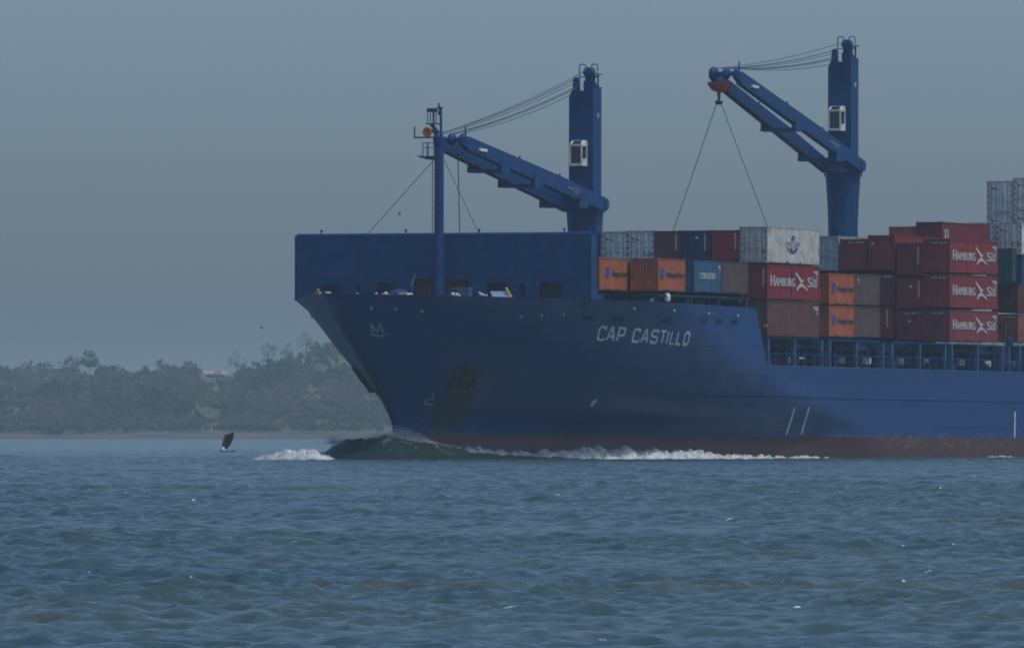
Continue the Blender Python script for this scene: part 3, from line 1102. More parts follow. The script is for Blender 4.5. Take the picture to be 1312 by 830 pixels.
def end_box(mb, L, H, y0, y1, z0, z1, mat, off=0.03):
    """thin painted bar on the forward end; y as share of the width from starboard, z as share of height"""
    mb.box(L / 2 + 0.002, L / 2 + off, -HW + CW * y0, -HW + CW * y1, H * z0, H * z1, mat)


M_logo_blue = paint((0.02, 0.08, 0.35), 0.5, 0.2, 0, 0, 'logo_blue')
M_logo_navy = paint((0.02, 0.05, 0.22), 0.5, 0.2, 0, 0, 'logo_navy')
M_logo_red = paint((0.38, 0.04, 0.05), 0.5, 0.2, 0, 0, 'logo_red')
M_ink = paint((0.03, 0.035, 0.06), 0.6, 0.2, 0, 0, 'dark_lettering')
M_letter = paint((0.50, 0.50, 0.46), 0.55, 0.2, 0, 0.25, 'pale_lettering')
M_code = paint((0.50, 0.50, 0.47), 0.6, 0.2, 0, 0, 'code_lettering')


def container(label, x_front, corner_px, y_top, y_bot, length, color, end='front', deco=(), height=None, group='containers stacked on the ship', y_port=None, rust=0.25):
    """x_front: ship x of the forward end; corner_px, y_top, y_bot: forward port corner as measured in the photograph"""
    if y_port is None:
        yp, zt = sol_yz(x_front, corner_px, y_top)
    else:
        yp = y_port
        zt = sol_z(x_front, yp, y_top)
    zb = sol_z(x_front, yp, y_bot) if y_bot else zt - height
    H = zt - zb
    L = length
    mat = paint(color, 0.55, 0.30, rust, 0.45, 'container_paint')
    fr = paint(tuple(x * 0.8 for x in color), 0.6, 0.35, rust + 0.25, 0.4, 'container_frame_paint')
    mb = MB()
    P = 0.13
    # corner posts and rails
    for sx in (1, -1):
        for sy in (1, -1):
            x0, x1 = sorted((sx * L / 2, sx * (L / 2 - P)))
            y0, y1 = sorted((sy * HW, sy * (HW - P)))
            mb.box(x0, x1, y0, y1, 0.0, H, fr)
            a0, a1 = sorted((sx * (L / 2 + 0.006), sx * (L / 2 - 0.18)))
            b0, b1 = sorted((sy * (HW + 0.006), sy * (HW - 0.17)))
            for z0, z1 in ((-0.002, 0.12), (H - 0.12, H + 0.006)):
                mb.box(a0, a1, b0, b1, z0, z1, fr)
    for sy in (1, -1):
        y0, y1 = sorted((sy * (HW - 0.004), sy * (HW - 0.08)))
        mb.box(-L / 2 + P, L / 2 - P, y0, y1, H - 0.12, H - 0.02, fr)
        mb.box(-L / 2 + P, L / 2 - P, y0, y1, 0.02, 0.17, fr)
        for u in (0.37, 0.63):
            q0, q1 = sorted((sy * (HW + 0.004), sy * (HW - 0.2)))
            mb.box(-L / 2 + L * u - 0.18, -L / 2 + L * u + 0.18, q0, q1, 0.03, 0.14, M_dark)
    for sx in (1, -1):
        x0, x1 = sorted((sx * (L / 2 - 0.004), sx * (L / 2 - 0.09)))
        mb.box(x0, x1, -HW + P, HW - P, H - 0.14, H - 0.02, fr)
        mb.box(x0, x1, -HW + P, HW - P, 0.02, 0.18, fr)
    smooth_side = end == 'reefer'
    corr(mb, (L / 2 - P, HW - 0.02, 0.17), (-1, 0, 0), (0, 0, 1), L - 2 * P, H - 0.29, (0, 1, 0), mat, depth=0.006 if smooth_side else 0.036)
    corr(mb, (-L / 2 + P, -HW + 0.02, 0.17), (1, 0, 0), (0, 0, 1), L - 2 * P, H - 0.29, (0, -1, 0), mat, depth=0.006 if smooth_side else 0.036)
    corr(mb, (-L / 2 + 0.02, HW - P, 0.18), (0, -1, 0), (0, 0, 1), CW - 2 * P, H - 0.32, (-1, 0, 0), mat, pitch=0.25)
    mb.box(-L / 2 + 0.05, L / 2 - 0.05, -HW + 0.05, HW - 0.05, H - 0.07, H - 0.035, mat)
    mb.box(-L / 2 + 0.05, L / 2 - 0.05, -HW + 0.05, HW - 0.05, 0.05, 0.10, fr)
    if end in ('front', 'plain'):
        corr(mb, (L / 2 - 0.02, -HW + P, 0.18), (0, 1, 0), (0, 0, 1), CW - 2 * P, H - 0.32, (1, 0, 0), mat, pitch=0.25, depth=0.045 if end == 'front' else 0.012)
    else:
        mb.box(L / 2 - 0.12, L / 2 - 0.08, -HW + P, HW - P, 0.17, H - 0.13, mat)
    for d in deco:
        k = d[0]
        if k == 'shipline':                     # HAMBURG [flying figure] SUED with umlaut
            side_word(mb, L, H, 'H', 0.065, 0.135, 0.38, 0.685, M_letter, bold=0.006)
            side_word(mb, L, H, 'AMBURG', 0.145, 0.525, 0.385, 0.625, M_letter, bold=0.004)
            side_word(mb, L, H, 'S', 0.765, 0.845, 0.385, 0.665, M_letter, bold=0.006)
            side_word(mb, L, H, 'Ü', 0.855, 0.895, 0.385, 0.685, M_letter, bold=0.004)
            side_word(mb, L, H, 'D', 0.905, 0.950, 0.385, 0.625, M_letter, bold=0.004)
            side_poly(mb, L, H, [(.525, .775), (.555, .785), (.66, .58), (.695, .60), (.685, .555), (.665, .515), (.655, .49), (.63, .51)], M_letter)
            side_poly(mb, L, H, [(.655, .495), (.665, .475), (.70, .43), (.74, .37), (.775, .29), (.755, .28), (.70, .355), (.66, .385), (.62, .37), (.595, .33), (.575, .275), (.55, .285), (.575, .39), (.605, .455), (.63, .49)], M_letter, off=0.021)
        elif k == 'globe':                       # CMA CGM over a blue globe
            side_word(mb, L, H, 'CMA', .35, .468, .47, .61, M_logo_red)
            side_word(mb, L, H, 'CGM', .492, .615, .465, .605, M_logo_navy)
            side_poly(mb, L, H, [(.455, .64), (.46, .72), (.475, .77), (.505, .78), (.535, .765), (.55, .74), (.515, .745), (.50, .715), (.53, .70), (.51, .665), (.48, .65)], M_logo_blue)
            side_poly(mb, L, H, [(.375, .445), (.395, .445), (.43, .35), (.465, .30), (.45, .295), (.41, .35)], M_logo_navy)
            side_poly(mb, L, H, [(.44, .445), (.475, .445), (.485, .335), (.52, .395), (.535, .445), (.585, .44), (.56, .36), (.52, .305), (.48, .285), (.45, .30)], M_logo_navy, off=0.021)
        elif k == 'knotline':                    # Hapag-Lloyd with the blue two-stroke sign
            sg = d[1] if len(d) > 1 else 0.0
            side_poly(mb, L, H, [(.10 + sg, .40), (.19 + sg, .41), (.235 + sg, .46), (.235 + sg, .555), (.20 + sg, .56), (.235 + sg, .60), (.225 + sg, .70), (.17 + sg, .71), (.12 + sg, .69), (.105 + sg, .62), (.135 + sg, .58), (.10 + sg, .54)], M_logo_blue)
            side_word(mb, L, H, 'Hapag-Lloyd', .31 + sg, .96 + sg * 0.2, .40, .60, M_ink, bold=0.006)
        elif k == 'blueword':
            side_word(mb, L, H, 'COSN', .17, .46, .42, .62, M_letter, bold=0.004)
            side_word(mb, L, H, 'BUSN', .50, .76, .42, .62, M_letter, bold=0.004)
        elif k == 'toptag':                      # small code block high at the after edge
            for u0, u1, z0, z1 in ((.88, .97, .80, .85), (.915, .965, .74, .785), (.94, .96, .64, .70)):
                side_poly(mb, L, H, [(u0, z0), (u1, z0), (u1, z1), (u0, z1)], M_code)
        elif k == 'fronttag':
            side_poly(mb, L, H, [(.12, .78), (.17, .78), (.17, .85), (.12, .85)], M_code)
            side_poly(mb, L, H, [(.13, .68), (.16, .68), (.16, .75), (.13, .75)], M_code)
        elif k == 'stripe':                      # vertical row of code characters on the end
            y0 = d[1] if len(d) > 1 else 0.84
            for i in range(11):
                end_box(mb, L, H, y0, y0 + 0.045, 0.885 - 0.05 * i - 0.036, 0.885 - 0.05 * i, M_code)
        elif k == 'dashes':                      # code characters along the top of the end
            for i in range(11):
                if i == 4:
                    continue
                a = 0.30 + 0.058 * i
                end_box(mb, L, H, a, a + 0.042, 0.875, 0.905, M_code)
        elif k == 'spot':
            end_box(mb, L, H, d[1], d[1] + 0.10, d[2], d[2] + 0.07, M_code)
        elif k == 'label':
            end_box(mb, L, H, d[1], d[1] + 0.11, d[2], d[2] + 0.08, M_yellow)
        elif k == 'numerals':
            side_poly(mb, L, H, [(.05, .45), (.09, .45), (.075, .60), (.09, .75), (.05, .75), (.06, .60)], M_letter)
            side_poly(mb, L, H, [(.11, .45), (.13, .45), (.13, .75), (.11, .75)], M_letter)
        elif k == 'pale_end':
            pass
        elif k == 'band':  # vertical darker band across the middle of the side
            side_poly(mb, L, H, [(.46, .06), (.56, .06), (.56, .97), (.46, .97)], d[1], off=0.012)
        elif k == 'lashing':
            for s_ in (1, -1):
                mb.tube((L / 2 + 0.12, s_ * (HW - 0.1), 0.05), (L / 2 + 0.12, -s_ * (HW - 0.25), H * 0.97), 0.05, M_blue_dk, n=6)
    o = mb.build('shipping_container')
    tag(o, label, 'container', group)
    c = Mship @ Vector((x_front - L / 2, yp - HW, zb))
    o.location = c
    o.rotation_mode = 'QUATERNION'
    o.rotation_quaternion = Mship.to_quaternion()
    if end == 'reefer':
        white = paint(tuple(min(.8, x * 1.05) for x in color), 0.5, 0.22, 0.12, 0.55, 'reefer_door_paint')
        gasket = paint((0.14, 0.16, 0.19), 0.7, 0.2, 0, 0, 'door_gasket')
        redmk = paint((0.30, 0.03, 0.04), 0.6, 0.2, 0, 0, 'red_door_mark')
        for h in (0, 1):
            db = MB()
            y0 = -HW + P + h * (HW - P) + 0.02
            y1 = y0 + (HW - P) - 0.04
            db.box(L / 2 - 0.08, L / 2 - 0.03, y0, y1, 0.22, H - 0.18, white)
            db.box(L / 2 - 0.085, L / 2 - 0.04, y0 - 0.03, y1 + 0.03, 0.18, H - 0.14, gasket)
            # hinge blades on the outer edge
            ye = y0 if h == 0 else y1
            for i in range(5):
                z = 0.3 + (H - 0.75) * i / 4
                db.box(L / 2 - 0.032, L / 2 + 0.012, ye - 0.10, ye + 0.10, z, z + 0.13, gasket)
            # faint rows of small print
            r_ = random.Random(int(corner_px * 7 + y_top + h))
            for i in range(4):
                z = H * r_.uniform(0.2, 0.75)
                yy = r_.uniform(y0 + 0.1, y1 - 0.5)
                db.box(L / 2 - 0.032, L / 2 - 0.02, yy, yy + r_.uniform(.2, .4), z, z + 0.05, gasket)
            if h == 0 and 'bird' in [d[0] for d in deco]:
                yy, zz = y0 + 0.12, H * 0.76
                db.prism([(L / 2 - 0.03, yy, zz + .28), (L / 2 - 0.03, yy + .38, zz + .02), (L / 2 - 0.03, yy + .42, zz - .08), (L / 2 - 0.03, yy + .22, zz - .12)], (0.012, 0, 0), redmk)
                db.prism([(L / 2 - 0.03, yy + .5, zz + .05), (L / 2 - 0.03, yy + .85, zz - .1), (L / 2 - 0.03, yy + .8, zz - .2), (L / 2 - 0.03, yy + .5, zz - .08)], (0.012, 0, 0), redmk)
            if h == 1 and 'hazard' in [d[0] for d in deco]:
                db.box(L / 2 - 0.03, L / 2 - 0.012, y0 + 0.15, y0 + 0.48, H * .26, H * .34, M_yellow)
                db.box(L / 2 - 0.03, L / 2 - 0.012, y1 - 0.28, y1 - 0.1, H * .24, H * .34, gasket)
            dr = db.build('door', o)
            for yb_ in (y0 + 0.28, y1 - 0.28):
                rb = MB()
                rb.tube((L / 2 - 0.005, yb_, 0.1), (L / 2 - 0.005, yb_, H - 0.08), 0.030, gasket, n=6)
                rb.box(L / 2 - 0.03, L / 2 + 0.03, yb_ - 0.06, yb_ + 0.16, H * .38, H * .38 + 0.06, gasket)
                rb.build('locking_bar', dr)
    return o


C_RUST = (0.42, 0.115, 0.045)
C_RED = (0.26, 0.024, 0.032)
C_DKRED = (0.20, 0.024, 0.030)
C_BROWN = (0.145, 0.058, 0.050)
C_GREY = (0.115, 0.072, 0.070)
C_NAVY = (0.022, 0.040, 0.105)
C_BLUE = (0.040, 0.115, 0.215)
C_WHITE = (0.54, 0.54, 0.47)
C_REEF = (0.70, 0.71, 0.67)
C_GREEN = (0.020, 0.085, 0.080)

YP = 14.70
def x_at(y, px):
    return sol_xz(y, px, 400)[0]

def cargo():
    # the four short bays before the forward crane
    ya, yb = YP - 3.75, YP - 1.25
    x1 = x_at(ya, 768); x2 = x_at(yb, 843.0); x3 = x_at(yb, 889.5)
    container('orange container right beside the breakwater, its blue-signed side lettering cut short', x1, 768, 329.3, 371.3, 6.06, C_RUST, deco=(('knotline', 0.14),), group='orange containers near the bow')
    container('orange container with ribbed rust end and full dark lettering on its side, second behind breakwater', x2, 843, 330.5, 372.5, 6.06, C_RUST, deco=(('knotline',),), group='orange containers near the bow')
    container('small blue container with two white words on its side, between orange and grey-brown ones', x3, 889.5, 332.8, 374.2, 6.06, C_BLUE, deco=(('blueword',), ('toptag',)))
    container('faded grey-brown container without lettering, just ahead of the red one with a white figure', x3 - 6.2, None, 334.2, 375.5, 6.06, C_GREY, y_port=yb, deco=(), rust=0.15)
    # dark red boxes seen through the breakwater openings
    for y0, px0, lb in ((1.3, 558, 'dark red container glimpsed through the breakwater opening left of the mast'), (-1.3, 600, 'dark red container glimpsed through the breakwater opening right of the mast')):
        yy = sol_yz(-1.6, px0, 360)[0]
        container(lb, -1.6, px0, 348, 383, 6.06, (0.17, 0.05, 0.05), y_port=yy + 0.1, group='containers behind the breakwater')
    # long bay abreast of the white container
    A = x_at(YP, 983)
    container('brown container lowest of its stack, under the red one with the white figure', A, 983, 384, 430.5, 12.19, C_BROWN, deco=(('toptag',), ('spot', 0.9, 0.25)))
    container('bright red container with white lettering and flying figure, between white and brown ones', A, 983, 338, 383, 12.19, C_RED, deco=(('band', paint((0.17, 0.020, 0.030), 0.6, 0.3, 0.1, 0.3, 'darker_red_band')), ('shipline',), ('toptag',), ('stripe',)))
    container('big cream-white container with blue globe sign on its side, top of the stack', A, 983, 290, 336.3, 12.19, C_WHITE, end='reefer', deco=(('globe',), ('hazard',)))
    container('plain red container in the top row touching the white globe-signed one', A, 947, 294.5, 333.5, 12.19, C_RED, end='plain', deco=(('stripe',),))
    container('navy blue container in the top row between a brown and a red one', A, 909.5, 295, 334, 12.19, C_NAVY, deco=(('stripe', 0.80), ('spot', 0.48, 0.72)), end='plain')
    container('dull brown container in the top row between white doors and a navy one', A, 872.5, 295.5, 334.5, 12.19, (0.13, 0.045, 0.045), deco=(('stripe', 0.80),), end='plain')
    container('white refrigerated container with small red mark, next to the dull brown one', A, 838, 295, 339, 12.19, C_REEF, end='reefer', deco=(('bird',), ('hazard',)))
    container('white refrigerated container with small red mark, right beside the forward crane pedestal', A, 805, 296, 340, 12.19, C_REEF, end='reefer', deco=(('bird',),))
    # second long bay: pairs of short boxes, two high
    B = x_at(YP, 1062)
    for t, (y0, y1, w1, w2) in enumerate(((391, 431, 'lower', 'lower'), (349.5, 389.7, 'upper', 'upper'))):
        container('orange container with blue sign and dark lettering, %s of two amidships' % w1, B, 1062, y0, y1, 6.06, C_RUST, deco=(('knotline', 0.03),), group='orange containers amidships')
        container('grey-brown unlettered container behind the orange pair, %s of two' % w2, B - 6.13, None, y0 + 1.2, y1 + 0.8, 6.06, C_GREY, y_port=YP, deco=(('fronttag',),) if t else (), group='grey-brown containers amidships', rust=0.12)
    # bay abaft the after crane
    D = x_at(YP, 1217)
    for nm, y0, y1 in (('lowest', 396.3, 437), ('middle', 350.8, 394), ('topmost', 306.2, 349)):
        container('red container with white lettering and flying figure, %s of its stack of three' % nm, D, 1217, y0, y1, 12.19, (0.26, 0.032, 0.040) if nm != 'lowest' else (0.24, 0.045, 0.050), deco=(('shipline',), ('toptag',), ('dashes',)) + ((('lashing',),) if nm == 'lowest' else ()), group='red lettered containers aft')
    for nm, y0, y1, dd in (('lowest', 397, 436.5, (('lashing',), ('dashes',), ('spot', .45, .6))), ('middle', 355.5, 395, (('stripe', .82), ('spot', .5, .68))), ('topmost', 311, 353, (('stripe', .80),))):
        container('red container end beside the lettered stack of three, %s of its own stack' % nm, D, 1182.5, y0, y1, 12.19, C_DKRED if nm == 'topmost' else (0.24, 0.020, 0.032), deco=dd, end='front' if nm == 'topmost' else 'plain', group='plain red containers aft')
    for nm, y0, y1, dd in (('lowest', 391.5, 433, (('stripe', .70),)), ('middle', 350, 390, (('dashes',),)), ('topmost', 301, 346.5, (('label', .12, .72),))):
        container('dark red container third from the lettered stack of three, %s of its stack' % nm, D, 1146, y0, y1, 12.19, (0.24, 0.024, 0.032) if nm != 'middle' else (0.15, 0.04, 0.042), deco=dd, group='plain red containers aft')
    container('dark red container between the grey reefer doors and a taller red one', D, 1110.3, 306, 346, 12.19, (0.20, 0.024, 0.030), deco=(('dashes',),), end='plain')
    container('grey-white refrigerated container half hidden behind the globe-signed white one', D, 1074, 302, 346.5, 12.19, (0.40, 0.43, 0.43), end='reefer', deco=())
    # next bay aft
    E = x_at(YP, 1304)
    container('rust orange container lowest at the right edge beside the lettered red stack', E, 1304, 402, 438.5, 12.19, (0.26, 0.075, 0.04), deco=(('dashes',),))
    container('dark brown-red container above the rust orange one at the right edge', E, 1304, 363, 400.5, 12.19, (0.12, 0.032, 0.034), deco=())
    g = container('narrow dark green container, cut short, right of the topmost lettered red container', E + 0.9, 1297, 318, 361.5, 1.0, C_GREEN, end='plain', group=None)
    g.name = 'short_container'; g['category'] = 'short container'  # container end shortened to fit beside its neighbours
    container('maroon container with pale mark on its side, highest red one under open sky', E, 1207, 284, 322, 12.19, (0.19, 0.022, 0.032), deco=(('label', .40, .25), ('numerals',)), end='plain')
    container('rusty orange container beside the maroon one, seen just over the red row', E, 1172.3, 290, 328, 12.19, (0.40, 0.11, 0.04), deco=())
    F_ = E - 13.9
    container('white refrigerated container with red mark, left one of two over the lettered red stack', F_, 1274.5, 284.7, 326, 12.19, C_REEF, end='reefer', deco=(('bird',),))
    container('white refrigerated container with red mark, right one of two over the lettered red stack', F_, 1309, 284.7, 326, 12.19, C_REEF, end='reefer', deco=(('bird',), ('hazard',)))
    container('blue container under the white refrigerated ones at the right edge', F_, 1309, 327.5, 366, 12.19, (0.03, 0.06, 0.16), deco=(('stripe', .6),))
    G = F_ - 14.2
    for nm, px, y0, y1 in (('top one of the left pair', 1297, 231.5, 272), ('lower one of the left pair', 1297, 272.4, 315), ('top one cut by the right edge', 1331, 227.3, 268.5), ('lower one cut by the right edge', 1331, 269.0, 312)):
        container('white refrigerated container in the highest stack, %s' % nm, G, px, y0, y1, 12.19, (0.62, 0.64, 0.62), end='reefer', deco=(('bird',),) if 'lower' in nm or 'cut' in nm else (('bird',),), group='white refrigerated containers of the highest stack')
    return A, B, D, E
BAY_A, BAY_B, BAY_D, BAY_E = cargo()

# ---------------------------------------------------------------- deck structure below the cargo
def deck_structure():
    yo = 14.45
    # posts with gusseted heads carrying the outboard stacks
    xs = []
    for px in (984, 1017.5, 1052.5, 1062.5, 1097, 1131, 1142.5, 1178, 1210.5, 1219, 1252, 1284, 1292.5, 1306):
        xs.append(x_at(yo, px))
    xs += [xs[-1] - 6.1 * k for k in range(1, 5)]
    for x in xs:
        zt = 10.02
        mb = MB()
        mb.box(x - 0.16, x + 0.16, yo - 0.22, yo + 0.10, 7.70, zt, M_post)
        mb.prism([(x - 0.14, yo - 0.2, zt - 0.02), (x - 0.14, yo - 1.0, zt - 0.02), (x - 0.14, yo - 0.2, zt - 0.9)], (0.28, 0, 0), M_post)
        mb.box(x - 0.26, x + 0.26, yo - 0.30, yo + 0.16, 7.705, 7.80, M_post)
        mb.build('cargo_post', ship)
    mb = MB()
    for a, c in ((BAY_A + 0.2, BAY_A - 12.3), (BAY_B + 0.2, BAY_B - 12.4), (x_at(yo, 1142.5) + 0.2, x_at(yo, 1210.5) - 0.2), (BAY_D + 0.2, BAY_D - 12.4), (BAY_E + 0.6, BAY_E - 40)):
        mb.box(c, a, yo - 0.35, yo + 0.14, 10.02, 10.12, M_blue)
        mb.box(c, a, yo - 2.4, yo - 0.4, 10.03, 10.10, M_blue_dk)
    mb.build('cargo_girder', ship)
    # hatch coaming: long wall with stays, hatch covers on it
    mb = MB()
    yc = 12.2
    mb.box(-150, -32.4, -yc, yc, 7.7, 9.70, M_blue)
    for k in range(70):
        x = -33.2 - k * 1.68
        mb.box(x - 0.05, x + 0.05, yc, yc + 0.45, 7.70, 9.35, M_blue)
    mb.box(-150, -32.4, yc, yc + 0.35, 9.35, 9.47, M_blue)
    mb.box(-150, -32.4, yc, yc + 0.22, 8.55, 8.63, M_blue)
    mb.build('hatch_coaming', ship)
    x = -33.0
    while x > -140:
        mb = MB()
        mb.box(x - 12.9, x, -yc + 0.3, yc - 0.3, 9.71, 10.06, M_blue_dk)
        mb.build('hatch_cover', ship)
        x -= 13.8
    # side rail along the main deck
    mb = MB()
    for z, r_ in ((8.78, 0.035), (8.3, 0.018)):
        mb.tube((-34, 14.75, z), (-150, 14.75, z), r_, M_blue, n=6)
    xk = -35.0
    while xk > -150:
        mb.tube((xk, 14.75, 7.7), (xk, 14.75, 8.8), 0.022, M_blue, n=6)
        xk -= 1.9
    mb.build('deck_rail', ship)
    # white-faced socket boxes on the coaming
    yk = yc + 0.50
    for px, py in ((1009, 461), (1027.5, 461), (1079, 461.5), (1113, 462), (1155, 463), (1187, 463.5), (1233, 464.5), (1267, 465.5), (1301, 466)):
        x, z = sol_xz(yk, px, py)
        mb = MB()
        mb.box(x - 0.62, x + 0.62, yk - 0.3, yk, z - 0.27, z + 0.28, M_white)
        mb.box(x - 0.62, x + 0.62, yk - 0.32, yk + 0.03, z + 0.262, z + 0.31, M_blue)
        mb.box(x - 0.10, x + 0.10, yk - 0.002, yk + 0.02, z - 0.06, z + 0.10, M_post)
        mb.box(x - 0.05, x + 0.05, yk - 0.2, yk - 0.1, 7.70, z - 0.24, M_blue)
        mb.build('socket_box', ship)
    # pipes, vents and lashing gear between the posts
    r_ = random.Random(3)
    for k in range(34):
        x = -34.5 - k * 2.1 - r_.random()
        mb = MB()
        h = r_.choice((0.7, 0.9, 1.3, 1.6))
        yy = 13.2 + r_.random() * 0.8
        t = r_.random()
        if t < 0.35:
            mb.lathe((x, yy, 7.7), [(0.12, 0), (0.12, h), (0.22, h + 0.02), (0.24, h + 0.2), (0.1, h + 0.3)], M_blue, n=10)
            mb.build('deck_vent', ship)
        elif t < 0.7:
            mb.beam((x, yy, 7.8), (x + 0.9, yy, 9.9), 0.07, 0.07, M_post)
            mb.beam((x + 0.9, yy, 7.8), (x, yy, 9.9), 0.07, 0.07, M_post)
            mb.build('lashing_rod', ship)
        else:
            mb.box(x - 0.3, x + 0.3, yy - 0.15, yy + 0.15, 7.71, 7.7 + h, M_blue_dk)
            mb.box(x - 0.34, x + 0.34, yy - 0.19, yy + 0.19, 7.7 + h, 7.75 + h, M_blue)
            mb.build('deck_locker', ship)
    # platform gear on the girder at the right edge
    mb = MB()
    x, z = sol_xz(13.9, 1293, 424)
    for dx in (-0.9, 0.9):
        mb.tube((x + dx, 13.9, 10.1), (x + dx, 13.9, z + 0.4), 0.06, M_post, n=6)
    mb.tube((x - 0.9, 13.9, z + 0.4), (x + 0.9, 13.9, z + 0.4), 0.05, M_post, n=6)
    mb.lathe((x, 13.9, 10.1), [(0.3, 0), (0.3, 0.7), (0.14, 0.8), (0.14, 1.2)], M_blue, n=10)
    mb.build('winch_post', ship)
    # forward hatch block, posts along the forecastle side
    mb = MB()
    mb.box(-33, -7.0, -9.4, 9.4, 11.36, 13.2, M_blue_dk)
    for k in range(15):
        mb.box(-8.2 - k * 1.7, -8.05 - k * 1.7, 9.4, 9.8, 11.36, 13.1, M_blue)
    mb.build('forward_hatch', ship)
    mb = MB()  # added solid blocks and plates, closing off sky behind the openings
    mb.box(-8.3, -8.1, -11.6, 8.2, 11.36, 16.4, M_blue_dk)
    mb.box(-1.55, -1.45, -12.2, -3.6, 11.36, 15.0, M_blue_dk)
    mb.box(-1.55, -1.45, 3.0, 11.6, 11.36, 15.0, M_blue_dk)
    mb.box(-12.2, -8.3, -11.6, 8.2, 13.2, 16.0, M_blue_dk)
    mb.box(-19.3, -12.7, -12.0, 10.7, 13.2, 15.9, M_blue_dk)
    mb.box(-33.0, -20.8, -12.0, 10.7, 13.2, 15.8, M_blue_dk)
    mb.build('sky_blocker', ship)
    mb = MB()  # added blocks inside the stacks, keeping sky out of the tier gaps
    mb.box(-47, -36.0, -12.2, 12.0, 10.1, 17.0, M_blue_dk)
    mb.build('sky_blocker', ship)
    mb = MB()
    mb.box(BAY_D - 11.5, BAY_D - 1.0, -12, 9.2, 10.1, 18.0, M_blue_dk)
    mb.build('sky_blocker', ship)
    mb = MB()
    za = 13.40
    mb.box(-32.4, -6.2, 8.4, 9.0, 13.2, za, M_blue)
    mb.box(-32.6, -12.6, 10.9, 13.5, za - 0.22, za - 0.06, M_blue_dk)
    mb.build('forward_girder', ship)
    for px in (771, 846, 881.5, 886, 921.5, 957):
        yk = 13.1 if px > 800 else 10.6
        x = x_at(yk, px)
        mb = MB()
        mb.box(x - 0.2, x + 0.2, yk - 0.3, yk, 11.36, za - 0.06, M_post)
        mb.box(x - 0.3, x + 0.3, yk - 0.38, yk + 0.05, za - 0.3, za - 0.06, M_post)
        mb.build('cargo_post', ship)
    mb = MB()
    x0, z0 = sol_xz(13.0, 834, 388); x1, z1 = sol_xz(13.0, 841.5, 375)
    mb.beam((x0, 13.0, z0), (x1, 13.0, z1), 0.25, 0.25, M_post)
    mb.build('brace', ship)
    # life-ring sized white cowl and red lamp by the rail
    mb = MB()
    x, z = sol_xz(13.4, 854.5, 386)
    mb.lathe((x, 13.4, 11.4), [(0.12, 0), (0.12, z - 11.5), (0.28, z - 11.35), (0.30, z - 11.0), (0.18, z - 10.75)], M_white, n=12)
    mb.build('cowl_vent', ship)
    mb = MB()
    x, z = sol_xz(12.2, 829.5, 381)
    mb.box(x - 0.3, x + 0.3, 11.9, 12.2, 11.36, z - 0.2, M_blue)
    mb.lathe((x, 12.05, z - 0.2), [(0.16, 0), (0.18, 0.2), (0.12, 0.36), (0.03, 0.4)], M_red, n=10)
    mb.build('red_lamp', ship)
    r_ = random.Random(5)
    for k in range(10):
        px = 890 + k * 6.5 + r_.random() * 3
        x = x_at(12.6, px)
        mb = MB()
        hh = 0.9 + r_.random() * 0.7
        mb.lathe((x, 12.6, 11.36), [(0.22, 0), (0.22, hh), (0.3, hh + 0.02), (0.3, hh + 0.15), (0.1, hh + 0.3)], M_blue if k % 3 else M_post, n=8)
        mb.build('deck_vent', ship)
deck_structure()


